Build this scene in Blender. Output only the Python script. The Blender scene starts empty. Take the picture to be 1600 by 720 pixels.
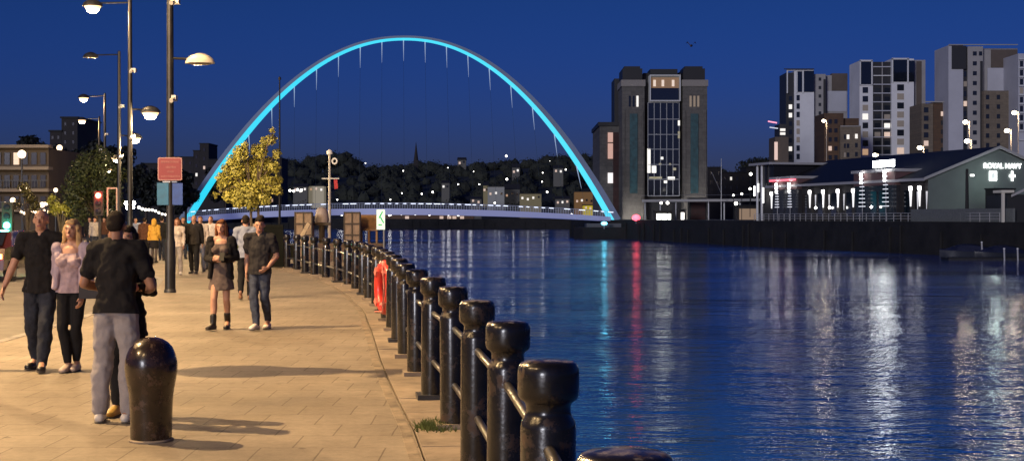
import bpy, bmesh, math, random
from mathutils import Vector, Matrix, Euler
from mathutils.geometry import tessellate_polygon
R = math.radians
F = 2200.0            # focal length in photo pixels
CZ = 1.7              # eye height
WZ = -3.5             # water level
random.seed(7)
scene = bpy.context.scene
COL = scene.collection

def at(x, y, Y):
    return Vector(((x - 800) * Y / F, Y, CZ + (340 - y) * Y / F))

# ------------------------------------------------------------------ materials
_m = {}
def mat(name, col, rough=.6, metal=0., noise=0., nscale=4., bump=0., bscale=30., emit=None, es=0., spec=.5, detail=4., coat=0.):
    if name in _m: return _m[name]
    m = bpy.data.materials.new(name); m.use_nodes = True
    nt = m.node_tree; b = nt.nodes['Principled BSDF']
    b.inputs['Roughness'].default_value = rough
    b.inputs['Metallic'].default_value = metal
    b.inputs['Specular IOR Level'].default_value = spec
    b.inputs['Coat Weight'].default_value = coat
    c = (*col, 1)
    b.inputs['Base Color'].default_value = c
    if noise or bump:
        tc = nt.nodes.new('ShaderNodeTexCoord')
    if noise:
        n = nt.nodes.new('ShaderNodeTexNoise'); n.inputs['Scale'].default_value = nscale
        n.inputs['Detail'].default_value = detail; n.inputs['Roughness'].default_value = .65
        nt.links.new(tc.outputs['Object'], n.inputs['Vector'])
        r = nt.nodes.new('ShaderNodeValToRGB')
        r.color_ramp.elements[0].position = .3; r.color_ramp.elements[1].position = .7
        r.color_ramp.elements[0].color = (*[max(0, v * (1 - noise)) for v in col], 1)
        r.color_ramp.elements[1].color = (*[min(1, v * (1 + noise)) for v in col], 1)
        nt.links.new(n.outputs['Fac'], r.inputs['Fac'])
        nt.links.new(r.outputs['Color'], b.inputs['Base Color'])
        mr = nt.nodes.new('ShaderNodeMapRange')
        mr.inputs['To Min'].default_value = max(.02, rough * .8); mr.inputs['To Max'].default_value = min(1, rough * 1.2)
        nt.links.new(n.outputs['Fac'], mr.inputs['Value']); nt.links.new(mr.outputs['Result'], b.inputs['Roughness'])
    if bump:
        n2 = nt.nodes.new('ShaderNodeTexNoise'); n2.inputs['Scale'].default_value = bscale; n2.inputs['Detail'].default_value = 5
        nt.links.new(tc.outputs['Object'], n2.inputs['Vector'])
        bp = nt.nodes.new('ShaderNodeBump'); bp.inputs['Strength'].default_value = bump; bp.inputs['Distance'].default_value = .02
        nt.links.new(n2.outputs['Fac'], bp.inputs['Height']); nt.links.new(bp.outputs['Normal'], b.inputs['Normal'])
    if emit:
        b.inputs['Emission Color'].default_value = (*emit, 1); b.inputs['Emission Strength'].default_value = es
    _m[name] = m
    return m

def glow(name, col, s):
    return mat(name, (.8, .8, .8), .5, emit=col, es=s)

def brick_mat(name, c1, c2, mortar, bw, rh, ms, scale=1., rough=.75, noise=.25, bump=.3, rot=0., vert=False, offset=.5, dirt=None):
    m = bpy.data.materials.new(name); m.use_nodes = True; nt = m.node_tree; b = nt.nodes['Principled BSDF']
    tc = nt.nodes.new('ShaderNodeTexCoord'); mp = nt.nodes.new('ShaderNodeMapping')
    mp.inputs['Rotation'].default_value = (R(90) if vert else 0, 0, rot)
    nt.links.new(tc.outputs['Object'], mp.inputs['Vector'])
    br = nt.nodes.new('ShaderNodeTexBrick'); br.offset = offset
    br.inputs['Color1'].default_value = (*c1, 1); br.inputs['Color2'].default_value = (*c2, 1); br.inputs['Mortar'].default_value = (*mortar, 1)
    br.inputs['Scale'].default_value = scale; br.inputs['Mortar Size'].default_value = ms; br.inputs['Mortar Smooth'].default_value = .3
    br.inputs['Brick Width'].default_value = bw; br.inputs['Row Height'].default_value = rh
    # wobble the joints a little
    wn = nt.nodes.new('ShaderNodeTexNoise'); wn.inputs['Scale'].default_value = 1.1
    nt.links.new(mp.outputs['Vector'], wn.inputs['Vector'])
    va = nt.nodes.new('ShaderNodeVectorMath'); va.operation = 'MULTIPLY_ADD'
    va.inputs[1].default_value = (.03, .03, .03)
    nt.links.new(wn.outputs['Color'], va.inputs[0]); nt.links.new(mp.outputs['Vector'], va.inputs[2])
    nt.links.new(va.outputs['Vector'], br.inputs['Vector'])
    n = nt.nodes.new('ShaderNodeTexNoise'); n.inputs['Scale'].default_value = .9; n.inputs['Detail'].default_value = 9; n.inputs['Roughness'].default_value = .7
    nt.links.new(tc.outputs['Object'], n.inputs['Vector'])
    r = nt.nodes.new('ShaderNodeValToRGB'); r.color_ramp.elements[0].position = .28; r.color_ramp.elements[1].position = .72
    r.color_ramp.elements[0].color = (1 - noise,) * 3 + (1,); r.color_ramp.elements[1].color = (1 + noise * .4,) * 3 + (1,)
    nt.links.new(n.outputs['Fac'], r.inputs['Fac'])
    mx = nt.nodes.new('ShaderNodeMix'); mx.data_type = 'RGBA'; mx.blend_type = 'MULTIPLY'; mx.inputs['Factor'].default_value = 1
    nt.links.new(br.outputs['Color'], mx.inputs['A']); nt.links.new(r.outputs['Color'], mx.inputs['B'])
    n2 = nt.nodes.new('ShaderNodeTexNoise'); n2.inputs['Scale'].default_value = 14; n2.inputs['Detail'].default_value = 6; n2.inputs['Roughness'].default_value = .75
    nt.links.new(tc.outputs['Object'], n2.inputs['Vector'])
    r2 = nt.nodes.new('ShaderNodeValToRGB'); r2.color_ramp.elements[0].position = .3; r2.color_ramp.elements[1].position = .62
    r2.color_ramp.elements[0].color = (1 - noise * .9,) * 3 + (1,); r2.color_ramp.elements[1].color = (1, 1, 1, 1)
    nt.links.new(n2.outputs['Fac'], r2.inputs['Fac'])
    mx2 = nt.nodes.new('ShaderNodeMix'); mx2.data_type = 'RGBA'; mx2.blend_type = 'MULTIPLY'; mx2.inputs['Factor'].default_value = 1
    nt.links.new(mx.outputs['Result'], mx2.inputs['A']); nt.links.new(r2.outputs['Color'], mx2.inputs['B'])
    nt.links.new(mx2.outputs['Result'], b.inputs['Base Color'])
    b.inputs['Roughness'].default_value = rough
    ma = nt.nodes.new('ShaderNodeMath'); ma.operation = 'MULTIPLY_ADD'; ma.inputs[1].default_value = -.6
    nt.links.new(br.outputs['Fac'], ma.inputs[0]); nt.links.new(n2.outputs['Fac'], ma.inputs[2])
    bp = nt.nodes.new('ShaderNodeBump'); bp.inputs['Strength'].default_value = bump; bp.inputs['Distance'].default_value = .015
    nt.links.new(ma.outputs[0], bp.inputs['Height']); nt.links.new(bp.outputs['Normal'], b.inputs['Normal'])
    return m

# ------------------------------------------------------------------ mesh helpers
class MB:
    def __init__(s): s.v = []; s.f = []; s.mi = []
    def add(s, vs, fs, mi=0):
        o = len(s.v); s.v += [tuple(v) for v in vs]; s.f += [tuple(i + o for i in f) for f in fs]; s.mi += [mi] * len(fs); return s
    def box(s, x0, x1, y0, y1, z0, z1, mi=0):
        vs = [(x0, y0, z0), (x1, y0, z0), (x1, y1, z0), (x0, y1, z0), (x0, y0, z1), (x1, y0, z1), (x1, y1, z1), (x0, y1, z1)]
        return s.add(vs, [(3, 2, 1, 0), (4, 5, 6, 7), (0, 1, 5, 4), (1, 2, 6, 5), (2, 3, 7, 6), (3, 0, 4, 7)], mi)
    def obox(s, c, dx, dy, dz, rz=0, rx=0, ry=0, mi=0):
        M = Matrix.Translation(c) @ Euler((rx, ry, rz)).to_matrix().to_4x4()
        vs = [M @ Vector((a * dx / 2, b * dy / 2, d * dz / 2)) for d in (-1, 1) for a, b in ((-1, -1), (1, -1), (1, 1), (-1, 1))]
        return s.add(vs, [(3, 2, 1, 0), (4, 5, 6, 7), (0, 1, 5, 4), (1, 2, 6, 5), (2, 3, 7, 6), (3, 0, 4, 7)], mi)
    def tube(s, pts, r, n=8, cap=True, mi=0):
        pts = [Vector(p) for p in pts]
        if not isinstance(r, (list, tuple)): r = [r] * len(pts)
        rings = []
        for i, p in enumerate(pts):
            t = (pts[min(i + 1, len(pts) - 1)] - pts[max(i - 1, 0)]).normalized()
            u = t.cross(Vector((0, 0, 1)) if abs(t.z) < .95 else Vector((0, 1, 0))).normalized(); w = t.cross(u)
            rings.append([p + (u * math.cos(2 * math.pi * k / n) + w * math.sin(2 * math.pi * k / n)) * r[i] for k in range(n)])
        vs = [v for ring in rings for v in ring]; fs = []
        for i in range(len(pts) - 1):
            for k in range(n):
                a, b = i * n + k, i * n + (k + 1) % n
                fs.append((a, b, b + n, a + n))
        if cap: fs += [tuple(range(n - 1, -1, -1)), tuple(range((len(pts) - 1) * n, len(pts) * n))]
        return s.add(vs, fs, mi)
    def lathe(s, prof, c=(0, 0, 0), n=20, mi=0, sx=1, sy=1):
        c = Vector(c); vs = []; fs = []
        for r, z in prof:
            for k in range(n):
                a = 2 * math.pi * k / n; vs.append(c + Vector((r * sx * math.cos(a), r * sy * math.sin(a), z)))
        for i in range(len(prof) - 1):
            for k in range(n):
                a, b = i * n + k, i * n + (k + 1) % n; fs.append((a, b, b + n, a + n))
        fs += [tuple(range(n - 1, -1, -1)), tuple(range((len(prof) - 1) * n, len(prof) * n))]
        return s.add(vs, fs, mi)
    def ball(s, c, r, n=10, m=6, mi=0):
        if not isinstance(r, (list, tuple)): r = (r, r, r)
        prof = [(max(.02, math.sin(math.pi * i / m)), -math.cos(math.pi * i / m)) for i in range(m + 1)]
        c = Vector(c); o = MB().lathe(prof, (0, 0, 0), n)
        return s.add([(c.x + v[0] * r[0], c.y + v[1] * r[1], c.z + v[2] * r[2]) for v in o.v], o.f, mi)
    def prism(s, poly, z0, z1, mi=0):
        n = len(poly); tri = tessellate_polygon([[Vector((p[0], p[1], 0)) for p in poly]])
        area = sum(poly[i][0] * poly[(i + 1) % n][1] - poly[(i + 1) % n][0] * poly[i][1] for i in range(n))
        vs = [(p[0], p[1], z0) for p in poly] + [(p[0], p[1], z1) for p in poly]
        fs = []
        for t in tri:
            a = [Vector((poly[i][0], poly[i][1])) for i in t]
            cr = (a[1] - a[0]).cross(a[2] - a[0])
            t = tuple(t) if cr > 0 else tuple(reversed(t))
            fs.append(tuple(i + n for i in t)); fs.append(tuple(reversed(t)))
        for i in range(n):
            j = (i + 1) % n
            fs.append((i, j, j + n, i + n) if area > 0 else (j, i, i + n, j + n))
        return s.add(vs, fs, mi)
    def build(s, name, m, parent=None, smooth=False, M=None):
        me = bpy.data.meshes.new(name)
        inv = None
        if parent is not None: inv = wm(parent).inverted()
        vs = [Vector(v) for v in s.v]
        if M is not None: vs = [M @ v for v in vs]
        if inv is not None: vs = [inv @ v for v in vs]
        me.from_pydata([tuple(v) for v in vs], [], s.f)
        for mm in (m if isinstance(m, (list, tuple)) else [m]): me.materials.append(mm)
        me.polygons.foreach_set('material_index', s.mi)
        me.update()
        if smooth:
            me.polygons.foreach_set('use_smooth', [True] * len(me.polygons))
            try: me.set_sharp_from_angle(angle=R(40))
            except Exception: pass
        o = bpy.data.objects.new(name, me); COL.objects.link(o)
        if parent is not None: o.parent = parent
        return o

def wm(o):
    M = o.matrix_basis.copy()
    while o.parent is not None:
        o = o.parent; M = o.matrix_basis @ M
    return M

def tag(o, label=None, cat=None, group=None, kind=None):
    if label: o['label'] = label
    if cat: o['category'] = cat
    if group: o['group'] = group
    if kind: o['kind'] = kind
    return o
def empty(name, loc, rz=0, label=None, cat=None, group=None):
    o = bpy.data.objects.new(name, None); COL.objects.link(o); o.empty_display_size = .2
    o.location = loc; o.rotation_euler = (0, 0, rz)
    return tag(o, label, cat, group)
def struct(o): o['kind'] = 'structure'; return o
def lamp(loc, power, col, size=.12, parent=None, spot=None, aim=None, name='lamp_light'):
    l = bpy.data.lights.new(name, 'SPOT' if spot else 'POINT'); l.energy = power; l.color = col; l.shadow_soft_size = size
    if spot: l.spot_size = R(spot); l.spot_blend = .6
    o = bpy.data.objects.new(name, l); COL.objects.link(o)
    o.location = loc
    if aim is not None: o.rotation_euler = (Vector(aim) - Vector(loc)).to_track_quat('-Z', 'Y').to_euler()
    if parent is not None:
        o.parent = parent; o.matrix_parent_inverse = wm(parent).inverted()
    return o
def copy_tree(o, parent=None):
    c = o.copy(); COL.objects.link(c)
    if parent is not None: c.parent = parent
    for ch in list(o.children): copy_tree(ch, c)
    return c
def text_mesh(name, s, size, m, parent, M, depth=.05):
    cu = bpy.data.curves.new('lettering', 'FONT'); cu.body = s; cu.size = size; cu.extrude = depth; cu.align_x = 'CENTER'; cu.align_y = 'CENTER'; cu.offset = 0
    t = bpy.data.objects.new('lettering_source', cu); COL.objects.link(t)
    dg = bpy.context.evaluated_depsgraph_get(); me = bpy.data.meshes.new_from_object(t.evaluated_get(dg))
    bpy.data.objects.remove(t); bpy.data.curves.remove(cu)
    inv = wm(parent).inverted()
    for v in me.vertices: v.co = inv @ (M @ v.co)
    me.materials.clear(); me.materials.append(m)
    o = bpy.data.objects.new(name, me); COL.objects.link(o); o.parent = parent
    return o

# ------------------------------------------------------------------ palette
WARM = (1, .65, .30); COOL = (.95, .97, 1)
def weather(m, spots=True):
    nt = m.node_tree; b = nt.nodes['Principled BSDF']; src = b.inputs['Base Color'].links[0].from_socket
    tc = nt.nodes.new('ShaderNodeTexCoord'); n = nt.nodes.new('ShaderNodeTexNoise'); n.inputs['Scale'].default_value = .35; n.inputs['Detail'].default_value = 8; n.inputs['Roughness'].default_value = .62
    nt.links.new(tc.outputs['Object'], n.inputs['Vector'])
    r = nt.nodes.new('ShaderNodeValToRGB'); r.color_ramp.elements[0].position = .36; r.color_ramp.elements[1].position = .6
    r.color_ramp.elements[0].color = (.72, .70, .67, 1); r.color_ramp.elements[1].color = (1.05, 1.03, 1, 1)
    nt.links.new(n.outputs['Fac'], r.inputs['Fac'])
    v = nt.nodes.new('ShaderNodeTexVoronoi'); v.inputs['Scale'].default_value = 1.9; nt.links.new(tc.outputs['Object'], v.inputs['Vector'])
    r2 = nt.nodes.new('ShaderNodeValToRGB'); r2.color_ramp.elements[0].position = .06; r2.color_ramp.elements[1].position = .085
    r2.color_ramp.elements[0].color = (.55, .54, .53, 1); r2.color_ramp.elements[1].color = (1, 1, 1, 1)
    nt.links.new(v.outputs['Distance'], r2.inputs['Fac'])
    n3 = nt.nodes.new('ShaderNodeTexNoise'); n3.inputs['Scale'].default_value = 5.5; n3.inputs['Detail'].default_value = 7; n3.inputs['Roughness'].default_value = .7
    nt.links.new(tc.outputs['Object'], n3.inputs['Vector'])
    r4 = nt.nodes.new('ShaderNodeValToRGB'); r4.color_ramp.elements[0].position = .33; r4.color_ramp.elements[1].position = .52
    r4.color_ramp.elements[0].color = (.86, .85, .83, 1); r4.color_ramp.elements[1].color = (1, 1, 1, 1); nt.links.new(n3.outputs['Fac'], r4.inputs['Fac'])
    for o_ in (r, r2, r4):
        mx = nt.nodes.new('ShaderNodeMix'); mx.data_type = 'RGBA'; mx.blend_type = 'MULTIPLY'; mx.inputs['Factor'].default_value = 1
        nt.links.new(src, mx.inputs['A']); nt.links.new(o_.outputs['Color'], mx.inputs['B']); src = mx.outputs['Result']
    nt.links.new(src, b.inputs['Base Color'])
def chip(m, rust=(.045, .022, .012), top=True):
    nt = m.node_tree; b = nt.nodes['Principled BSDF']; src = b.inputs['Base Color'].links[0].from_socket
    tc = nt.nodes.new('ShaderNodeTexCoord'); n = nt.nodes.new('ShaderNodeTexNoise'); n.inputs['Scale'].default_value = 7; n.inputs['Detail'].default_value = 9; n.inputs['Roughness'].default_value = .72
    nt.links.new(tc.outputs['Object'], n.inputs['Vector'])
    r = nt.nodes.new('ShaderNodeValToRGB'); r.color_ramp.elements[0].position = .56; r.color_ramp.elements[1].position = .64
    nt.links.new(n.outputs['Fac'], r.inputs['Fac'])
    mx = nt.nodes.new('ShaderNodeMix'); mx.data_type = 'RGBA'; mx.inputs['B'].default_value = (*rust, 1)
    nt.links.new(r.outputs['Color'], mx.inputs['Factor']); nt.links.new(src, mx.inputs['A']); src = mx.outputs['Result']
    ro = nt.nodes.new('ShaderNodeMapRange'); ro.inputs['To Min'].default_value = .24; ro.inputs['To Max'].default_value = .7
    nt.links.new(r.outputs['Color'], ro.inputs['Value']); nt.links.new(ro.outputs['Result'], b.inputs['Roughness'])
    if top:
        g = nt.nodes.new('ShaderNodeNewGeometry'); sx = nt.nodes.new('ShaderNodeSeparateXYZ'); nt.links.new(g.outputs['Normal'], sx.inputs['Vector'])
        n2 = nt.nodes.new('ShaderNodeTexNoise'); n2.inputs['Scale'].default_value = 16; n2.inputs['Detail'].default_value = 4
        nt.links.new(g.outputs['Position'], n2.inputs['Vector'])
        m1 = nt.nodes.new('ShaderNodeMath'); m1.operation = 'MULTIPLY'; nt.links.new(sx.outputs['Z'], m1.inputs[0]); nt.links.new(n2.outputs['Fac'], m1.inputs[1])
        r3 = nt.nodes.new('ShaderNodeMapRange'); r3.inputs['From Min'].default_value = .47; r3.inputs['From Max'].default_value = .60; r3.inputs['To Max'].default_value = .65
        nt.links.new(m1.outputs[0], r3.inputs['Value'])
        mx2 = nt.nodes.new('ShaderNodeMix'); mx2.data_type = 'RGBA'; mx2.inputs['B'].default_value = (.26, .24, .22, 1)
        nt.links.new(r3.outputs['Result'], mx2.inputs['Factor']); nt.links.new(src, mx2.inputs['A']); src = mx2.outputs['Result']
    nt.links.new(src, b.inputs['Base Color'])
iron = mat('black_gloss_paint', (.012, .011, .010), .30, noise=.5, nscale=7, bump=.07, bscale=30, coat=.25)
iron_dull = mat('dark_painted_steel', (.03, .03, .032), .45, noise=.4, nscale=6)
rail_m = mat('worn_steel_rail', (.12, .11, .10), .30, .7, noise=.3, nscale=14)
column_m = mat('lamp_column_paint', (.022, .022, .024), .42, .3, noise=.4, nscale=3)
asphalt = mat('asphalt', (.18, .165, .145), .85, noise=.3, nscale=1.2, bump=.4, bscale=60)
stone = mat('coping_stone', (.28, .23, .18), .8, noise=.35, nscale=2.2, bump=.5, bscale=12)
kerb_m = mat('kerb_granite', (.26, .24, .22), .75, noise=.3, nscale=5, bump=.3)
quay_m = brick_mat('quay_masonry', (.035, .032, .03), (.05, .045, .04), (.015, .015, .015), 1.6, .6, .03, rough=.8, vert=True)
quay_m2 = mat('wet_dark_quay_wall', (.013, .012, .012), .9, noise=.6, nscale=.35)
pav_m = brick_mat('paving_slabs', (.325, .278, .222), (.288, .245, .194), (.165, .132, .10), .46, .58, .007, rough=.72, noise=.26, bump=.3)
chip(iron); weather(pav_m); weather(stone)
white_paint = mat('white_paint', (.75, .75, .74), .5, noise=.06, nscale=2)
steel = mat('galvanised_steel', (.32, .32, .33), .35, .6, noise=.2)
dark_glass = mat('dark_glass', (.012, .015, .022), .08, spec=.7)
black_m = mat('matt_black', (.01, .01, .01), .7)
lamp_warm = glow('lit_lamp_lens', (1, .78, .5), 55)
lamp_white = glow('lit_white_lamp', (1, .96, .9), 22)
win_warm = glow('lit_window_warm', (1, .60, .30), .45)
win_white = glow('lit_window_white', (1, .93, .8), .8)
bark = mat('bark', (.09, .065, .045), .9, noise=.4, nscale=8, bump=.6)

# ------------------------------------------------------------------ camera
cam = bpy.data.cameras.new('camera'); cam.sensor_width = 36; cam.lens = 36 * F / 1600
cam.shift_y = -20 / 1600; cam.clip_end = 9000; cam.clip_start = .05
co = bpy.data.objects.new('camera', cam); COL.objects.link(co)
co.location = (0, 0, CZ); co.rotation_euler = (R(90), 0, 0); scene.camera = co

# ------------------------------------------------------------------ world and sun
w = bpy.data.worlds.new('World'); scene.world = w; w.use_nodes = True
nt = w.node_tree; bg = nt.nodes['Background']
SUN_EL, SUN_ROT = 3.0, 205.0
sky = nt.nodes.new('ShaderNodeTexSky'); sky.sky_type = 'NISHITA'; sky.sun_disc = False
sky.sun_elevation = R(SUN_EL); sky.sun_rotation = R(SUN_ROT); sky.ozone_density = 6.0; sky.dust_density = .3; sky.air_density = 1.0
tint = nt.nodes.new('ShaderNodeMix'); tint.data_type = 'RGBA'; tint.blend_type = 'MULTIPLY'; tint.inputs['Factor'].default_value = 1
tcw = nt.nodes.new('ShaderNodeTexCoord'); sep = nt.nodes.new('ShaderNodeSeparateXYZ'); nt.links.new(tcw.outputs['Generated'], sep.inputs['Vector'])
rmp = nt.nodes.new('ShaderNodeValToRGB'); rmp.color_ramp.elements[0].position = .0; rmp.color_ramp.elements[1].position = .16
rmp.color_ramp.elements[0].color = (.45, .48, 1.46, 1); rmp.color_ramp.elements[1].color = (1.05, .46, .80, 1)
nt.links.new(sep.outputs['Z'], rmp.inputs['Fac']); nt.links.new(rmp.outputs['Color'], tint.inputs['B'])
nt.links.new(sky.outputs['Color'], tint.inputs['A'])
nt.links.new(tint.outputs['Result'], bg.inputs['Color']); bg.inputs['Strength'].default_value = .12
sl = bpy.data.lights.new('sun', 'SUN'); sl.energy = 1.0; sl.angle = R(12); sl.color = (.92, .92, 1)
so = bpy.data.objects.new('sun', sl); COL.objects.link(so)
az = R(SUN_ROT)
d = Vector((math.sin(az) * math.cos(R(9)), math.cos(az) * math.cos(R(9)), math.sin(R(9))))
so.rotation_euler = d.to_track_quat('Z', 'Y').to_euler()

# ------------------------------------------------------------------ water
def water_mat():
    m = bpy.data.materials.new('river_water'); m.use_nodes = True; nt = m.node_tree; b = nt.nodes['Principled BSDF']
    b.inputs['Base Color'].default_value = (.014, .085, .40, 1); b.inputs['Roughness'].default_value = .05; b.inputs['IOR'].default_value = 1.5
    tc = nt.nodes.new('ShaderNodeTexCoord')
    def noise(sc, sx, sy, det, rough):
        mp = nt.nodes.new('ShaderNodeMapping'); mp.inputs['Scale'].default_value = (sx, sy, 1)
        n = nt.nodes.new('ShaderNodeTexNoise'); n.inputs['Scale'].default_value = sc; n.inputs['Detail'].default_value = det; n.inputs['Roughness'].default_value = rough
        nt.links.new(tc.outputs['Object'], mp.inputs['Vector']); nt.links.new(mp.outputs['Vector'], n.inputs['Vector']); return n
    a = noise(1.3, .55, 1, 4, .55); c = noise(.22, .5, 1, 2, .5); pch = noise(.018, .5, 1.6, 3, .6)
    rr = nt.nodes.new('ShaderNodeMapRange'); rr.inputs['From Min'].default_value = .4; rr.inputs['From Max'].default_value = .62; rr.inputs['To Min'].default_value = .03; rr.inputs['To Max'].default_value = .17
    pc2 = noise(.03, .35, 2.2, 4, .6); nt.links.new(pc2.outputs['Fac'], rr.inputs['Value']); nt.links.new(rr.outputs['Result'], b.inputs['Roughness'])
    ad = nt.nodes.new('ShaderNodeMath'); ad.operation = 'MULTIPLY_ADD'; ad.inputs[1].default_value = 2.2
    nt.links.new(c.outputs['Fac'], ad.inputs[0]); nt.links.new(a.outputs['Fac'], ad.inputs[2])
    mr = nt.nodes.new('ShaderNodeMapRange'); mr.inputs['From Min'].default_value = .35; mr.inputs['From Max'].default_value = .65
    mr.inputs['To Min'].default_value = .22; mr.inputs['To Max'].default_value = .95
    nt.links.new(pch.outputs['Fac'], mr.inputs['Value'])
    bp = nt.nodes.new('ShaderNodeBump'); bp.inputs['Distance'].default_value = .12
    nt.links.new(mr.outputs['Result'], bp.inputs['Strength'])
    nt.links.new(ad.outputs[0], bp.inputs['Height']); nt.links.new(bp.outputs['Normal'], b.inputs['Normal'])
    return m
o = MB().add([(-3000, -60, WZ), (3000, -60, WZ), (3000, 3500, WZ), (-3000, 3500, WZ)], [(0, 1, 2, 3)]).build('river_water', water_mat()); struct(o)

# ------------------------------------------------------------------ near quay: land, promenade, kerb
POSTS = [(.38, 1.5), (.265, 3.35), (.137, 5.48), (-.03, 7.56), (-.24, 9.5), (-.47, 11.35), (-.745, 13.2), (-1.02, 15.14), (-1.28, 17.1), (-1.54, 19.2),
         (-1.79, 21.2), (-2.05, 23.15), (-2.31, 25.2), (-2.6, 27.1), (-2.94, 29), (-3.26, 30.9), (-3.64, 32.8), (-4.07, 34.9), (-4.57, 36.9),
         (-5.15, 38.95), (-5.75, 40.95), (-6.3, 42.9), (-6.85, 44.8), (-7.46, 46.7)]
def offset_line(pts, d):
    out = []
    for i, p in enumerate(pts):
        a = Vector(pts[max(0, i - 1)]); b = Vector(pts[min(len(pts) - 1, i + 1)])
        t = (b - a).normalized(); out.append((p[0] + t.y * d, p[1] - t.x * d))
    return out
line = [(.75, -25), (.55, -8)] + POSTS
edge = offset_line(line, .38)
inner = offset_line(line, -.33)
BACK = [(-8.2, 50), (-8.2, 53), (-4.95, 53.2), (-4.95, 63), (-13.5, 64), (-24, 90), (-42, 150), (-62, 230), (-84, 330), (-100, 420), (-170, 660)]
kerb = [(-6.5, -25), (-6.6, 0), (-6.9, 15), (-7.3, 23), (-8.3, 32), (-9.8, 39), (-11.6, 44), (-13.4, 48), (-18.0, 62), (-25, 83), (-31, 102), (-48, 150), (-80, 260)]
land = edge + BACK + [(-900, 700), (-900, -25)]
struct(MB().prism(land, -9, -.12).build('road', [asphalt]))
wall = MB()
e2 = edge + BACK
for i in range(len(e2) - 1):
    (ax, ay), (bx, by) = e2[i], e2[i + 1]
    t = Vector((bx - ax, by - ay)).normalized(); nx, ny = t.y * .06, -t.x * .06
    wall.add([(ax + nx, ay + ny, -9), (bx + nx, by + ny, -9), (bx + nx, by + ny, -.13), (ax + nx, ay + ny, -.13)], [(3, 2, 1, 0)])
struct(wall.build('quay_wall', quay_m))
prom = inner[:] + [(-8.55, 50), (-8.55, 53.4), (-5.3, 53.6), (-5.3, 62.6), (-14, 63.6), (-24.4, 90), (-42.4, 150), (-62.4, 230)] + [(x + .16, y) for x, y in reversed(kerb[:-1])]
struct(MB().prism(prom, -.119, 0).build('promenade_paving', pav_m))
ks = MB()
for i in range(len(kerb) - 2):
    (ax, ay), (bx, by) = kerb[i], kerb[i + 1]
    n = max(1, int(math.hypot(bx - ax, by - ay) / 1.0))
    for k in range(n):
        p = Vector((ax, ay)).lerp(Vector((bx, by)), k / n); q = Vector((ax, ay)).lerp(Vector((bx, by)), (k + 1) / n - .012)
        ks.prism([(p.x, p.y), (p.x + .155, p.y), (q.x + .155, q.y), (q.x, q.y)], -.118, .006 + random.uniform(-.002, .002))
struct(ks.build('kerb', kerb_m))
cs = MB()
def seg_strip(mb, A, B, step, z0, z1, gap=.015, jit=.004):
    for i in range(len(A) - 1):
        L = math.hypot(A[i + 1][0] - A[i][0], A[i + 1][1] - A[i][1]); n = max(1, round(L / step))
        for k in range(n):
            f0, f1 = k / n, (k + 1) / n - gap / max(L, .01)
            l = lambda P, f: Vector(P[i]).lerp(Vector(P[i + 1]), f)
            a, b, c, d = l(A, f0), l(B, f0), l(B, f1), l(A, f1)
            mb.prism([a, b, c, d], z0, z1 + random.uniform(-jit, jit))
seg_strip(cs, offset_line(line, -.315), edge, 1.15, -.118, .012)
struct(cs.build('coping_stones', stone))
cs = MB()
seg_strip(cs, [(-8.55, 50), (-8.55, 53.4), (-5.3, 53.6), (-5.3, 62.6), (-14, 63.6), (-24.4, 90), (-42.4, 150)], [(-8.2, 50), (-8.2, 53), (-4.95, 53.2), (-4.95, 63), (-13.5, 64), (-24, 90), (-42, 150)], 1.5, -.118, .012)
struct(cs.build('coping_stones', stone))
# dark drain channel between paving and coping
ch = MB(); A = offset_line(line, -.43); B = offset_line(line, -.35)
seg_strip(ch, A, B, 9, .0, .004, 0, 0)
struct(ch.build('drain_channel', mat('damp_channel', (.23, .185, .135), .75, noise=.55, nscale=3.5, bump=.4, bscale=25)))

# ------------------------------------------------------------------ river railing
rl = empty('river_railing', (POSTS[2][0], POSTS[2][1], 0), 0, 'glossy black cast iron railing of capped posts and two rails along the river edge', 'railing')
prof = [(.106, 0), (.108, .02), (.109, .06), (.109, .865), (.105, .89), (.092, .908), (.088, .925), (.088, .95), (.094, .962), (.112, .974), (.1195, .99), (.121, 1.01), (.121, 1.075), (.118, 1.098), (.108, 1.115), (.092, 1.123), (.05, 1.128), (.01, 1.129)]
rng = random.Random(3)
for i, (x, y) in enumerate(POSTS):
    n = 32 if y < 16 else 20
    tx, ty = rng.uniform(-.013, .013), rng.uniform(-.013, .013)
    M = Matrix.Translation((x, y, .02)) @ Euler((tx, ty, rng.random())).to_matrix().to_4x4()
    p = MB().lathe(prof, n=n).build('post', iron, rl, True, M)
    t = Vector(POSTS[min(i + 1, len(POSTS) - 1)]) - Vector(POSTS[max(i - 1, 0)])
    MB().obox((x, y, .03), .30, .30, .05, math.atan2(t.y, t.x)).build('base_plate', stone if i % 3 else iron_dull, p)
for z in (.36, .81):
    for i in range(len(POSTS) - 1):
        a, b = Vector((*POSTS[i], z)), Vector((*POSTS[i + 1], z)); d = (b - a).normalized() * .10
        MB().tube([a + d, b - d], .024, 10).build('rail', rail_m, rl, True)
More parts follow.
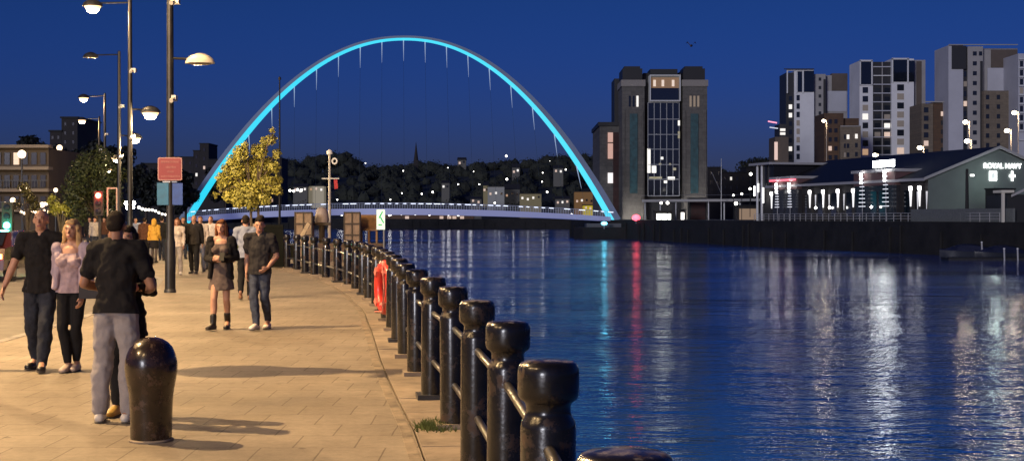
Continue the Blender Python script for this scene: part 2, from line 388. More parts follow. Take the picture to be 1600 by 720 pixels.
# lifebuoy case on the railing
lb = empty('lifebuoy', (-2.07, 22.85, .12), 0, 'red lifebuoy in a tall housing hung on the inside of the river railing', 'lifebuoy')
red_m = mat('red_plastic', (.55, .035, .025), .35, noise=.2, nscale=8, coat=.3)
P0 = at(603, 447, 22.85)
def torus(c, Rr, rr, sx, sz, n=28, m=10):
    mb = MB(); vs = []; fs = []
    for i in range(n):
        a = 2 * math.pi * i / n
        for k in range(m):
            bq = 2 * math.pi * k / m; q = Rr + rr * math.cos(bq)
            vs.append((c[0] + q * math.cos(a) * sx, c[1] + rr * math.sin(bq), c[2] + q * math.sin(a) * sz))
    for i in range(n):
        for k in range(m):
            fs.append((i * m + k, ((i + 1) % n) * m + k, ((i + 1) % n) * m + (k + 1) % m, i * m + (k + 1) % m))
    return mb.add(vs, fs)
t_dir = (Vector(POSTS[13]) - Vector(POSTS[12])).normalized(); rzb = math.atan2(t_dir.y, t_dir.x)
MBk = Matrix.Translation((P0.x - .02, P0.y, .57)) @ Matrix.Rotation(rzb + R(14), 4, 'Z')
torus((0, 0, 0), .30, .085, 1.0, 1.16).build('ring', red_m, lb, True, MBk)
MB().box(-.30, .30, -.12, -.09, -.4, .42).build('back_board', mat('dark_red_board', (.22, .02, .02), .5), lb, False, MBk)
for sx, sz in ((-1, -1), (1, -1), (-1, 1), (1, 1)):
    MB().obox((sx * .21, 0, sz * .245), .09, .2, .12, 0, 0, sx * sz * -.78).build('reflective_band', mat('faded_band', (.55, .16, .13), .5), lb, False, MBk)
MB().tube([(-.2, .1, .35), (-.34, .12, 0), (-.2, .1, -.38), (.2, .1, -.4)], .014, 6).build('rope', mat('pale_rope', (.5, .18, .14), .8), lb, True, MBk)
# weeds at the foot of a post
wd = MB(); rg = random.Random(11)
for k in range(900):
    a = rg.gauss(0, .07); b = rg.gauss(0, .10); h = rg.uniform(.015, .075); an = rg.random() * 6.28; l = rg.uniform(.02, .07)
    x, y = -.60 + a, 11.33 + b
    wd.add([(x - .006, y, .01), (x + .006, y, .01), (x + math.cos(an) * l, y + math.sin(an) * l, .01 + h)], [(0, 1, 2)])
tag(wd.build('weed_tuft', mat('weed_green', (.085, .11, .02), .7)), 'tuft of green weeds growing from the paving at the foot of a railing post', 'weeds', kind='stuff')

# ------------------------------------------------------------------ big bollard
bl = empty('bollard', (-2.755, 10.75, 0), 0, 'stout glossy black bollard with a worn domed head on the paving behind the hugging pair', 'bollard')
pr = [(.152, 0), (.155, .03), (.158, .2), (.166, .36), (.178, .43), (.192, .50), (.198, .56), (.194, .61), (.182, .66), (.160, .71), (.128, .748), (.086, .775), (.04, .788), (.01, .79)]
worn = mat('chipped_black_paint', (.022, .013, .009), .32, noise=.9, nscale=11, bump=.15, bscale=14, coat=.3)
chip(worn, (.085, .046, .028), False)
MB().lathe(pr, (-2.755, 10.75, 0), 36).build('bollard_body', worn, bl, True)
MB().lathe([(.165, 0), (.17, .012), (.16, .02)], (-2.755, 10.75, 0), 30).build('ground_collar', stone, bl, True)

# ------------------------------------------------------------------ lamp columns
cctv_m = mat('pale_metal_box', (.45, .44, .42), .4, .2)
def lamp_column(x, y, label, road=True, foot=True, road_lit=True, foot_lit=True, h=9.0, side=1, power=1500, sign=False, group='lamp columns along the promenade'):
    r = empty('lamp_column', (x, y, 0), 0, label, 'lamp post', group)
    MB().lathe([(.12, 0), (.12, 1.15), (.095, 1.25), (.09, 2), (.082, 5), (.065, 9), (.05, h), (.01, h + .05)], (x, y, 0), 14).build('column', column_m, r, True)
    MB().lathe([(.14, 0), (.14, .05), (.125, .08)], (x, y, 0), 14).build('base_collar', iron_dull, r, True)
    def head(hx, hz, lit, tilt):
        MB().tube([(x, y, hz + .12), (hx + (.25 if hx < x else -.25), y, hz + .10)], .028, 8).build('arm', column_m, r, True)
        hm_ = mat('cream_lamp_hood', (.55, .50, .40), .45, noise=.15) if (not road or hx > x and not lit) else iron_dull
        hd = MB().lathe([(.34, 0), (.335, .03), (.30, .10), (.22, .17), (.10, .22), (.02, .235)], (hx, y, hz), 20, sx=1.0, sy=.75).build('lamp_hood', hm_, r, True)
        if lit:
            ln = MB().lathe([(.20, -.10), (.262, -.05), (.275, -.002)], (hx, y, hz), 18, sy=.8).build('lens', glow('lamp_bowl_warm', (1, .58, .24), 1.9), hd, True)
            MB().lathe([(.02, -.235), (.12, -.215), (.19, -.16), (.205, -.102)], (hx, y, hz), 18, sy=.8).build('bulb', lamp_warm, ln, True)
        else: MB().lathe([(.04, -.035), (.2, -.03), (.27, -.002)], (hx, y, hz), 16, sy=.8).build('lens', mat('unlit_lens', (.25, .22, .16), .25), hd, True)
        if lit: lamp((hx, y, hz - .33), power, WARM, .07, r)
    if road: head(x - 1.25 * side, h - .25, road_lit, 0)
    if foot: head(x + .68 * side, 5.2, foot_lit, 0)
    for z, s in ((6.55, .16), (4.35, .10)):
        MB().box(x + .05, x + .05 + s, y - .1, y + .1, z, z + .12).tube([(x + .09, y - .1, z + .04), (x + .09, y - .28, z - .02)], .05, 8).build('camera_box', cctv_m, r)
    return r
lc = lamp_column(-7.77, 32, 'near lamp column with the red warning sign, unlit footway lamp leaning out to the right', foot_lit=False, road_lit=True, power=1700)
lamp_column(-12.75, 47, 'second nearest lamp column, glowing lamps at its top left and halfway up its right', power=1000)
lamp_column(-17.3, 62, 'lamp column whose top road lamp is dark, third nearest', road_lit=False, power=900)
lamp_column(-24.0, 83, 'slim distant lamp column with a glowing road lamp beside the dark tree', power=1400)
lamp_column(-29.9, 102, 'farthest lamp column with a glowing road lamp, low against the dark hill', power=1400)
c15 = lamp_column(-7.3, 15.7, 'lamp column standing just out of view on the left, with a round sign', road_lit=False, foot_lit=False)
lamp_column(-6.9, 0.5, 'lamp column standing behind the photographer', foot_lit=False, power=1300)
for xx_, yy, pw, lab in ((-14.2, 3.5, 4200, 'lamp column across the road nearest the photographer'), (-13.3, 15.85, 24000, 'lamp column across the road level with the walking couple'), (-13.0, 22.2, 5200, 'lamp column across the road level with the young pair'), (-19, 37, 4200, 'lamp column across the road farther off')):
    lamp_column(xx_ - 1.25, yy, lab, road=True, foot=False, side=-1, power=pw, h=14 if pw > 9000 else 11, group='lamp columns across the road')
sr = empty('round_sign', (-7.3, 15.7, 2.7), 0, 'round sign on the lamp column out of view on the left', 'sign')
MB().ball((-7.12, 15.7, 5.3), (.015, .38, .56), 12, 12).build('sign_plate', steel, sr, True)
MB().box(-7.22, -7.13, 15.67, 15.73, 5.0, 5.6).build('bracket', steel, sr)
# red warning sign
sp = at(265.5, 264, 31.85)
rs = empty('warning_sign', (sp.x, 31.85, sp.z - .28), 0, 'square red notice with pale border and faded lettering on the near lamp column', 'sign')
redp = mat('red_sign_face', (.17, .010, .016), .5); palep = mat('pale_sign_print', (.25, .07, .07), .5)
def rrect(mb, cx, cz, w, h, y0, y1, r=.04):
    pts = []
    for (sx, sz, a0) in ((1, 1, 0), (-1, 1, 90), (-1, -1, 180), (1, -1, 270)):
        for k in range(5):
            a = R(a0 + 22.5 * k); pts.append((cx + sx * (w / 2 - r) + r * math.cos(a), cz + sz * (h / 2 - r) + r * math.sin(a)))
    n = len(pts)
    mb.add([(p[0], y0, p[1]) for p in pts] + [(p[0], y1, p[1]) for p in pts], [tuple(range(n)), tuple(range(2 * n - 1, n - 1, -1))] + [(i, i + n, (i + 1) % n + n, (i + 1) % n) for i in range(n)])
    return mb
rrect(MB(), sp.x, sp.z, .55, .52, 31.845, 31.87).build('border', mat('pale_sign_border', (.30, .15, .15), .5), rs)
rrect(MB(), sp.x, sp.z, .50, .47, 31.840, 31.843, .03).build('sign_face', redp, rs)
rg = random.Random(5)
for zz, x0, x1, hh in ((.165, -.20, .20, .055), (.04, -.09, .13, .05), (-.06, -.06, .09, .04), (-.165, -.20, .21, .045)):
    tb = MB(); x = x0
    while x < x1:
        wv = rg.uniform(.012, .03)
        tb.box(sp.x + x, sp.x + x + wv, 31.834, 31.838, sp.z + zz - hh / 2, sp.z + zz + hh / 2 * rg.uniform(.5, 1)); x += wv + .008
    tb.build('lettering_line', palep, rs)
for sx, cl in ((-1, (.008, .10, .22)), (1, (.006, .045, .26))):
    c = at(265.5 + sx * 11, 303, 31.9 if sx < 0 else 31.95)
    t = empty('banner', (c.x, c.y, c.z - .3), 0, 'small teal flag panel on the left of the near lamp column' if sx < 0 else 'small blue flag panel on the right of the near lamp column', 'banner')
    MB().box(c.x - .13, c.x + .13, c.y - .01, c.y + .01, c.z - .25, c.z + .25).build('panel', mat('banner_teal' if sx < 0 else 'banner_blue', cl, .5, noise=.3, nscale=6), t)
    MB().box(min(c.x, sp.x), max(c.x, sp.x), c.y - .02, c.y + .04, c.z + .26, c.z + .29).build('bracket', steel, t)

# ------------------------------------------------------------------ people
_ico = None
def ico_pts():
    global _ico
    if _ico is None:
        bm = bmesh.new(); bmesh.ops.create_icosphere(bm, subdivisions=2, radius=1); _ico = [v.co.copy() for v in bm.verts]; bm.free()
    return _ico
def blob(name, prims, m, parent, voxel=.01, smooth=4, fold=0., seed=0, H=1., cut=None, scoop=False):
    """prims: lists of (centre, radii); each list is one convex hull; all are fused into one continuous skin"""
    allb = bmesh.new()
    for pr in prims:
        bm = bmesh.new()
        for c, r in pr:
            if not isinstance(r, (tuple, list)): r = (r, r, r)
            for p in ico_pts(): bm.verts.new((c[0] + p.x * r[0], c[1] + p.y * r[1], c[2] + p.z * r[2]))
        ret = bmesh.ops.convex_hull(bm, input=bm.verts)
        dead = list({e for e in ret['geom_interior'] + ret['geom_unused'] if isinstance(e, bmesh.types.BMVert)})
        bmesh.ops.delete(bm, geom=dead, context='VERTS')
        tmp = bpy.data.meshes.new('t'); bm.to_mesh(tmp); bm.free(); allb.from_mesh(tmp); bpy.data.meshes.remove(tmp)
    me = bpy.data.meshes.new(name); allb.to_mesh(me); allb.free()
    o = bpy.data.objects.new(name, me); COL.objects.link(o)
    rm = o.modifiers.new('r', 'REMESH'); rm.mode = 'VOXEL'; rm.voxel_size = voxel
    if fold:
        tx = bpy.data.textures.new('fold', 'CLOUDS'); tx.noise_scale = .085; tx.noise_depth = 2
        dm = o.modifiers.new('d', 'DISPLACE'); dm.texture = tx; dm.strength = fold; dm.mid_level = .5; dm.texture_coords = 'LOCAL'
    sm = o.modifiers.new('s', 'SMOOTH'); sm.factor = .5; sm.iterations = smooth
    dg = bpy.context.evaluated_depsgraph_get(); me2 = bpy.data.meshes.new_from_object(o.evaluated_get(dg))
    o.modifiers.clear(); o.data = me2; bpy.data.meshes.remove(me)
    if cut is not None:
        bm = bmesh.new(); bm.from_mesh(me2); bmesh.ops.bisect_plane(bm, geom=bm.verts[:] + bm.edges[:] + bm.faces[:], plane_co=(0, 0, cut), plane_no=(0, .12, -1), clear_outer=True)
        if scoop: bmesh.ops.bisect_plane(bm, geom=bm.verts[:] + bm.edges[:] + bm.faces[:], plane_co=(0, -.08, 1.375), plane_no=(0, -.30, 1), clear_outer=True)
        bm.to_mesh(me2); bm.free()
    for v in me2.vertices: v.co *= H
    me2.materials.clear()
    for mm in (m if isinstance(m, (list, tuple)) else [m]): me2.materials.append(mm)
    me2.polygons.foreach_set('use_smooth', [True] * len(me2.polygons))
    if parent is not None: o.parent = parent
    return o
V = Vector
def lerp(a, b, t): return tuple(V(a).lerp(V(b), t))
def cap(a, b, r0, r1): return [(a, r0), (b, r1)]
lip_m = mat('lips', (.30, .10, .09), .5); eye_m = mat('eyes', (.02, .015, .012), .2); brow_m = mat('brows', (.07, .045, .03), .8)
def person(name_label, loc, rz, H=1.75, fem=False, pose=None, skin=(.42, .24, .16), top=None, bottom=None, shoes=None, hair=None, over=None, voxel=.011, group=None, head_tilt=(0, 0), beard=False):
    h = H / 1.75
    root = empty('person', loc, rz, name_label, 'person', group)
    sw = .88 if fem else 1.0
    J = dict(hipL=(.09, 0, .92), hipR=(-.09, 0, .92), kneeL=(.10, -.02, .50), kneeR=(-.10, -.02, .50), ankL=(.10, .02, .085), ankR=(-.10, .02, .085),
             toeL=(.12, -.14, .03), toeR=(-.12, -.14, .03), shL=(.185 * sw, .0, 1.43), shR=(-.185 * sw, 0, 1.43),
             elL=(.235 * sw, .03, 1.14), elR=(-.235 * sw, .03, 1.14), wrL=(.25 * sw, -.05, .90), wrR=(-.25 * sw, -.05, .90), haL=None, haR=None)
    if pose is None:
        q = random.Random(int(loc[0] * 100)); w_ = q.choice((-1, 1)) * q.uniform(.5, 1)
        J.update(kneeL=(.09, -.05 - .07 * w_, .50), ankL=(.09, .02 - .13 * w_, .09), toeL=(.11, -.13 - .13 * w_, .035), kneeR=(-.09, -.05 + .07 * w_, .50), ankR=(-.09, .02 + .13 * w_, .09), toeR=(-.11, -.13 + .13 * w_, .035),
                 wrL=(.25 * sw, -.05 + .13 * w_, .91), wrR=(-.25 * sw, -.05 - .13 * w_, .91))
    J.update(pose or {})
    sk = mat('skin_%02d%02d' % (int(skin[0] * 100), int(skin[1] * 100)), skin, .5, noise=.12, nscale=12)
    waist = (.112, .085, .06) if fem else (.135, .095, .06)
    torso = [[((0, 0, 1.40), (.145 * sw, .075, .07)), ((0, -.005, 1.27), (.150 * sw, .10, .08))],
             [((0, -.005, 1.27), (.150 * sw, .10, .08)), ((0, 0, 1.10), waist)],
             [((0, 0, 1.10), waist), ((0, .01, .95), (.16 if fem else .155, .105, .085))]]
    if fem: torso += [[((s * .07, -.085, 1.28), (.062, .055, .06))] for s in (1, -1)]
    yaw, nod = head_tilt
    HM = Matrix.Translation((0, 0, 1.545)) @ Matrix.Rotation(yaw, 4, 'Z') @ Matrix.Rotation(nod, 4, 'X') @ Matrix.Scale(1.05, 4) @ Matrix.Translation((0, 0, -1.55))
    hp = lambda x, y, z: tuple(HM @ V((x, y, z)))
    headp = [[(hp(0, .005, 1.655), (.074, .092, .095))], [(hp(0, -.01, 1.63), (.068, .078, .075)), (hp(0, -.042, 1.556), (.042, .042, .030))],
             [(hp(0, -.088, 1.645), .010), (hp(0, -.112, 1.605), .014)], [(hp(-.032, -.078, 1.665), .014), (hp(.032, -.078, 1.665), .014)],
             [(hp(-.016, -.088, 1.575), .010), (hp(.016, -.088, 1.575), .010)],
             [(hp(.075, .005, 1.625), (.012, .02, .032))], [(hp(-.075, .005, 1.625), (.012, .02, .032))],
             [(hp(0, .01, 1.56), .052 if fem else .06), ((0, .012, 1.44), .058 if fem else .068)]]
    trap = [[((0, .015, 1.47), .05), (J['sh' + s][:2] + (1.43,), .052)] for s in 'LR']
    arms = []; legs = []; hands = []
    for s in 'LR':
        k = .86 if fem else 1
        sh, el, wr = J['sh' + s], J['el' + s], J['wr' + s]
        arms += [cap(sh, el, .056 * k, .043 * k), cap(el, lerp(el, wr, .3), .043 * k, .044 * k), cap(lerp(el, wr, .3), wr, .044 * k, .028 * k)]
        hd = J['ha' + s]
        d = (V(hd) - V(wr)).normalized() if hd else (V(wr) - V(el)).normalized() * .8 + V((0, -.1, -.35)); d.normalize()
        side = d.cross(V((1, 0, 0) if abs(d.x) < .7 else (0, 1, 0))).normalized()
        nrm = d.cross(side).normalized()
        if nrm.x * (1 if s == 'L' else -1) > 0: nrm = -nrm     # palm turned to the body
        c = V(wr)
        hands.append([(tuple(c + d * .015), .024), (tuple(c + d * .085 + side * .026), .015), (tuple(c + d * .085 - side * .026), .015)])
        for q, (off, ln) in enumerate(((.032, .066), (.011, .078), (-.011, .074), (-.031, .058))):
            b0 = c + d * .088 + side * off; b1 = b0 + d * ln * .55 + nrm * .010; b2 = b1 + (d * .6 + nrm * .8).normalized() * ln * .5
            hands += [cap(tuple(b0), tuple(b1), .0105, .0095), cap(tuple(b1), tuple(b2), .0095, .008)]
        t0 = c + d * .03 + side * .03; t1 = t0 + (d * .7 + side * .6 + nrm * .3).normalized() * .042; t2 = t1 + (d + nrm * .4).normalized() * .032
        hands += [cap(tuple(t0), tuple(t1), .014, .012), cap(tuple(t1), tuple(t2), .012, .009)]
        hip, kn, an, to = J['hip' + s], J['knee' + s], J['ank' + s], J['toe' + s]
        cf = V(lerp(kn, an, .32)) + V((0, .022, 0))
        legs += [cap((hip[0] * .92, hip[1], hip[2] - .03), kn, .080, .054), cap(kn, tuple(cf), .054, .057), cap(tuple(cf), an, .057, .036),
                 [(an, .036), (tuple(V(an) + (V(an) - V(to)) * .25 + V((0, 0, -.035))), (.034, .034, .034)), (to, (.042, .03, .026))]]
    body = blob('body', torso + headp + trap + arms + legs + hands, [sk, lip_m, eye_m, brow_m], root, voxel, 3, H=h)
    if voxel < .013:
        fe = [(hp(.031, -.088, 1.642), .012, 2), (hp(-.031, -.088, 1.642), .012, 2), (hp(.032, -.09, 1.668), .013, 3), (hp(-.032, -.09, 1.668), .013, 3),
              (hp(0, -.098, 1.576), .013, 1), (hp(.014, -.095, 1.576), .011, 1), (hp(-.014, -.095, 1.576), .011, 1)]
        for p in body.data.polygons:
            c = p.center / h
            if c.z > 1.5:
                for q, r_, mi in fe:
                    if (c - V(q)).length < r_: p.material_index = mi
    def infl(pr, a): return [[(c, tuple(q + a for q in (r if isinstance(r, (tuple, list)) else (r, r, r)))) for c, r in l] for l in pr]
    kind, m1 = top[0], top[1]
    def sleeve(frac, a):
        out = []
        for s in 'LR':
            k = .86 if fem else 1
            sh, el, wr = J['sh' + s], J['el' + s], J['wr' + s]
            if frac <= 1: out.append(cap(sh, lerp(sh, el, frac), .06 * k + a, .052 * k + a * 1.25))
            else: out += [cap(sh, el, .058 * k + a, .047 * k + a), cap(el, lerp(el, wr, min(1, frac - 1)), .047 * k + a, .032 * k + a)]
        return out
    hem = top[2] if len(top) > 2 else .90
    if kind in ('tee', 'long'):
        pr = infl(torso + trap, .026)
        pr.append([((0, 0, 1.12), (waist[0] + .022, waist[1] + .022, .05)), ((0, .005, hem - .01), (.196 if fem else .205, .145, .04))])
        blob('shirt', pr + sleeve(.64 if kind == 'tee' else 1.97, .012), m1, root, max(voxel, .012), 3, fold=.056, H=h, cut=hem, scoop=fem and over is not None)
    elif kind == 'dress':
        pr = infl(torso, .012)
        pr.append([((0, 0, 1.10), (waist[0] + .012, waist[1] + .012, .05)), ((0, .0, .64), (.215, .165, .025))])
        blob('dress', pr, m1, root, max(voxel, .012), 3, fold=.03, H=h, cut=.655, scoop=True)
    if over:   # an open jacket or cardigan: back and sides, sleeves
        ok, om, oz = over
        pr = [[((0, .055, 1.40), (.155, .065, .075)), ((0, .05, 1.1), (.17, .075, .05))], [((0, .05, 1.1), (.17, .075, .05)), ((0, .05, oz), (.20, .085, .03))]]
        for sgn in (1, -1):
            pr.append([((sgn * .135, -.03, 1.36), (.045, .06, .06)), ((sgn * .165, -.06, oz + .04), (.05, .07, .03))])
        pr += [[((sg_ * .075, .035, 1.445), .045), ((J['sh' + s_][0], J['sh' + s_][1], 1.43), .074)] for sg_, s_ in ((1, 'L'), (-1, 'R'))]
        blob(ok, pr + sleeve(1.92, .022), om, root, max(voxel, .012), 3, fold=.034, H=h, cut=oz)
    if bottom:
        bk, bm_, a, end = bottom
        pr = infl([torso[2]], .010)
        for s in 'LR':
            hip, kn, an = J['hip' + s], J['knee' + s], J['ank' + s]
            cf = V(lerp(kn, an, .32)) + V((0, .02, 0)); e = lerp(an, kn, end)
            pr += [cap((hip[0] * .92, hip[1], hip[2] - .03), kn, .088 + a * .8, .060 + a), cap(kn, tuple(cf), .061 + a, .062 + a), cap(tuple(cf), e, .062 + a, .043 + a * 1.2)]
        if bk == 'skirt': pr = infl([torso[2]], .012) + [[((0, 0, 1.0), (.16, .11, .04)), ((0, 0, .60), (.19, .15, .03))]]
        blob(bk, pr, bm_, root, max(voxel, .012), 3, fold=.012 + a * 1.2, H=h)
    if shoes:
        sm_, hi = shoes
        for s in 'LR':
            an, to = V(J['ank' + s]), V(J['toe' + s]); f = (to - an); f.z = 0
            hl = an - f * .28; zb = min(an.z - .085, to.z - .03)
            pr = [[(( hl.x, hl.y, zb + .045), (.043, .043, .045)), ((to.x, to.y, zb + .034), (.052, .05, .034)), ((an.x + f.x * .25, an.y + f.y * .25, zb + .075), (.040, .04, .03))]]
            if hi: pr.append(cap(tuple(an), tuple(lerp(J['ank' + s], J['knee' + s], hi)), .052, .056))
            sh_o = blob('shoe', pr, sm_, root, max(voxel * .8, .009), 2, H=h)
            so = blob('sole', [[((hl.x, hl.y, zb + .010), (.046, .046, .012)), ((to.x, to.y, zb + .010), (.054, .053, .012))]], shoe_sole, sh_o, .009, 1, H=h)
    if hair:
        hk, hm = hair
        pr = [[(hp(0, .028, 1.680), (.082, .088, .088))], [(hp(0, .055, 1.63), (.076, .062, .075))], [(hp(-.0, -.035, 1.722), (.062, .055, .032))]]
        if hk == 'crop': pr = [[(hp(0, .024, 1.676), (.079, .086, .083))], [(hp(0, .05, 1.625), (.072, .058, .06))], [(hp(0, -.03, 1.718), (.058, .05, .026))]]
        if hk == 'thin': pr = [[(hp(0, .04, 1.668), (.076, .068, .07))], [(hp(0, .055, 1.63), (.073, .052, .055))]]
        if hk == 'quiff': pr += [[(hp(0, -.035, 1.742), (.060, .042, .030)), (hp(.02, .0, 1.755), (.058, .06, .03))]]
        if hk == 'long':
            for sgn in (1, -1):
                pr.append([(hp(sgn * .066, .015, 1.66), (.028, .055, .05)), ((sgn * .095, .02, 1.42), (.040, .055, .05))])
            pr.append([(hp(0, .06, 1.66), (.085, .06, .06)), ((0, .085, 1.38), (.11, .045, .05))])
        if hk == 'bob':
            for sgn in (1, -1): pr.append([(hp(sgn * .066, .015, 1.66), (.026, .055, .05)), (hp(sgn * .078, .01, 1.53), (.030, .05, .04))])
            pr.append([(hp(0, .06, 1.66), (.085, .06, .06)), (hp(0, .07, 1.52), (.085, .045, .04))])
        if hk == 'hood': pr = [[(hp(0, .03, 1.66), (.1, .1, .11)), ((0, .05, 1.5), (.11, .09, .06))]]
        blob('hair' if hk != 'hood' else 'hood', pr, hm, root, max(voxel, .010), 2, fold=.045 if hk in ('long', 'quiff', 'bob') else .016, H=h)
    return root
def cloth(n, c, nz=.22): return mat(n, c, .85, noise=nz, nscale=10, bump=.35, bscale=160, spec=.2)
shoe_sole = mat('shoe_sole', (.10, .09, .08), .7)
black_tee = cloth('black_cotton', (.014, .013, .014)); denim = cloth('dark_denim', (.028, .032, .045), .4); grey_jog = cloth('grey_jersey', (.30, .28, .29), .12)
lilac = cloth('lilac_knit', (.42, .34, .40), .12); legging = cloth('black_leggings', (.012, .012, .014)); white_sh = mat('white_trainers', (.62, .58, .54), .5, noise=.15, nscale=12)
dark_sh = mat('dark_leather', (.02, .016, .014), .35); blonde = cloth('blonde_hair', (.52, .34, .16), .3); darkhair = cloth('dark_hair', (.018, .013, .010), .4)
auburn = cloth('auburn_hair', (.16, .065, .03), .4); greyhair = cloth('grey_hair', (.30, .22, .17), .2); dressm = cloth('brown_grey_dress', (.11, .085, .08), .35)
cardi = cloth('black_cardigan', (.013, .012, .013)); darktee = cloth('charcoal_tee', (.028, .026, .028)); blueshirt = cloth('grey_blue_shirt', (.24, .27, .36), .12)
mustard = cloth('mustard_jacket', (.50, .30, .05), .15); cream = cloth('cream_top', (.55, .48, .42), .12); greytr = cloth('pale_grey_trousers', (.33, .30, .28)); brownj = cloth('brown_jacket', (.10, .045, .025)); whitet = cloth('white_tee', (.62, .57, .52), .1)
PALE = (.46, .25, .17); DARK = (.16, .085, .05)
def gp(x, y, Y): return ((x - 800) * Y / F, Y, 0)

person('man in black t-shirt and dark jeans walking beside the blonde woman, one arm swinging out', gp(64, 0, 15.7), R(4), 1.79,
       pose=dict(elR=(-.29, .0, 1.16), wrR=(-.37, -.07, .92), elL=(.30, .10, 1.19), wrL=(.34, .13, 1.02), kneeR=(-.10, .0, .50), ankR=(-.10, .18, .12), toeR=(-.14, .04, .03),
                 kneeL=(.09, -.15, .51), ankL=(.06, -.20, .10), toeL=(.09, -.35, .06)),
       skin=PALE, top=('tee', black_tee, .86), bottom=('jeans', denim, .018, .03), shoes=(dark_sh, 0), hair=('thin', greyhair), voxel=.010)
person('blonde woman in lilac cardigan and black leggings walking close beside a man in black', gp(112, 0, 15.55), R(-4), 1.67, True,
       pose=dict(elL=(.22, .03, 1.12), wrL=(.17, -.10, .88), elR=(-.22, .10, 1.14), wrR=(-.20, .16, .95), kneeR=(-.085, -.06, .50), ankR=(-.03, -.02, .085), toeR=(-.04, -.16, .03), kneeL=(.06, -.02, .50), ankL=(.02, .10, .10), toeL=(.03, -.05, .03)),
       skin=PALE, top=('tee', cloth('lilac_vest', (.40, .30, .33)), .93), over=('cardigan', lilac, .93), bottom=('leggings', legging, .004, .12), shoes=(mat('pale_shoe', (.45, .36, .30), .5), 0), hair=('long', blonde), voxel=.010)
hbx = gp(141, 0, 15.4)
hb = empty('handbag', (hbx[0], 15.4, .78), 0, 'small black shoulder bag at the blonde woman\'s side', 'handbag')
MB().obox((hbx[0], 15.42, .90), .24, .08, .17, .1).build('pouch', dark_sh, hb); MB().tube([(hbx[0] - .1, 15.42, .98), (hbx[0] - .12, 15.5, 1.25), (hbx[0] - .18, 15.55, 1.40)], .01, 6).build('strap', dark_sh, hb)
person('man seen from behind in a black t-shirt, pale grey joggers and white trainers, hugging someone', gp(181, 0, 11.72), R(176), 1.75,
       pose=dict(shL=(.18, -.02, 1.42), shR=(-.18, -.02, 1.42), elL=(.275, -.01, 1.15), elR=(-.29, -.04, 1.13), wrL=(.20, -.24, 1.10), wrR=(-.20, -.24, 1.08), haL=(.02, -.36, 1.14), haR=(-.04, -.36, 1.12),
                 kneeL=(.115, -.02, .50), kneeR=(-.115, -.01, .50), ankL=(.13, .02, .085), ankR=(-.11, .02, .085), toeL=(.17, -.11, .03), toeR=(-.14, -.12, .03)),
       skin=(.30, .15, .09), top=('tee', black_tee, .90), bottom=('joggers', grey_jog, .022, .05), shoes=(white_sh, 0), hair=('crop', darkhair), voxel=.010, head_tilt=(0, .22))
person('person in black mostly hidden behind the man in grey joggers, held in his arms', (gp(196, 0, 12.05)[0], 12.10, 0), R(0), 1.62, True,
       pose=dict(elL=(.24, -.02, 1.15), wrL=(.16, -.20, 1.20), elR=(-.2, -.05, 1.2), wrR=(-.14, -.22, 1.25)),
       skin=PALE, top=('long', cardi, .74), bottom=('leggings', legging, .006, .1), shoes=(mat('tan_shoe', (.42, .26, .06), .5), 0), hair=('bob', darkhair), voxel=.011)
person('young woman in short dark dress, open black cardigan and ankle boots holding a phone', gp(346, 0, 21.35), R(-3), 1.66, True,
       pose=dict(elL=(.23, .05, 1.15), wrL=(.07, -.20, 1.12), haL=(-.02, -.27, 1.16), elR=(-.24, .05, 1.14), wrR=(-.08, -.20, 1.12), haR=(0, -.28, 1.16),
                 kneeR=(-.085, -.14, .50), ankR=(-.09, -.17, .10), toeR=(-.13, -.31, .055), kneeL=(.075, .01, .49), ankL=(.05, .20, .13), toeL=(.06, .06, .03)),
       skin=PALE, top=('dress', dressm), over=('cardigan', cardi, .80), shoes=(dark_sh, .32), hair=('bob', auburn), voxel=.011, head_tilt=(0, .12))
ph = gp(347, 0, 21.1)
pb = empty('phone', (ph[0], 21.08, 1.1), 0, 'small phone held in both hands by the young woman in the dress', 'phone')
MB().obox((ph[0], 21.08, 1.115), .072, .012, .15, 0, R(-35)).build('phone_case', black_m, pb)
person('young man in charcoal t-shirt and jeans walking beside the woman in the dress', gp(406, 0, 21.4), R(-6), 1.70,
       pose=dict(elL=(.25, .07, 1.15), wrL=(.16, -.10, .98), haL=(.10, -.14, .93), elR=(-.22, .06, 1.13), wrR=(-.20, -.04, .90), kneeR=(-.06, -.14, .51), ankR=(.0, -.20, .10), toeR=(-.03, -.34, .055),
                 kneeL=(.08, -.01, .50), ankL=(.07, .22, .14), toeL=(.07, .08, .03)),
       skin=PALE, top=('tee', darktee, .88), bottom=('jeans', cloth('blue_denim', (.05, .06, .09), .5), .012, .03), shoes=(white_sh, 0), hair=('quiff', darkhair), voxel=.011, head_tilt=(.15, .2))
person('man in a grey-blue shirt and dark trousers walking away, partly behind the young man', gp(384, 0, 29.2), R(186), 1.75,
       pose=dict(kneeR=(-.09, -.10, .5), ankR=(-.09, .04, .09), kneeL=(.09, .02, .5), ankL=(.09, .20, .18), toeL=(.10, .06, .05)),
       skin=PALE, top=('long', blueshirt, .86), bottom=('trousers', legging, .016, .03), shoes=(mat('brown_shoe', (.2, .1, .05), .5), 0), hair=('crop', darkhair), voxel=.014)
person('man in dark jacket and trousers walking this way just beyond the near lamp column', gp(303, 0, 42.6), R(0), 1.77,
       skin=PALE, top=('tee', darktee, .9), over=('jacket', cardi, .86), bottom=('trousers', legging, .014, .03), shoes=(dark_sh, 0), hair=('crop', greyhair), voxel=.016)
person('pale-clothed person just behind the man in the dark jacket', gp(313, 0, 44.2), R(10), 1.74, top=('long', cream, .88), bottom=('trousers', greytr, .012, .03), shoes=(dark_sh, 0), hair=('crop', auburn), skin=PALE, voxel=.018)
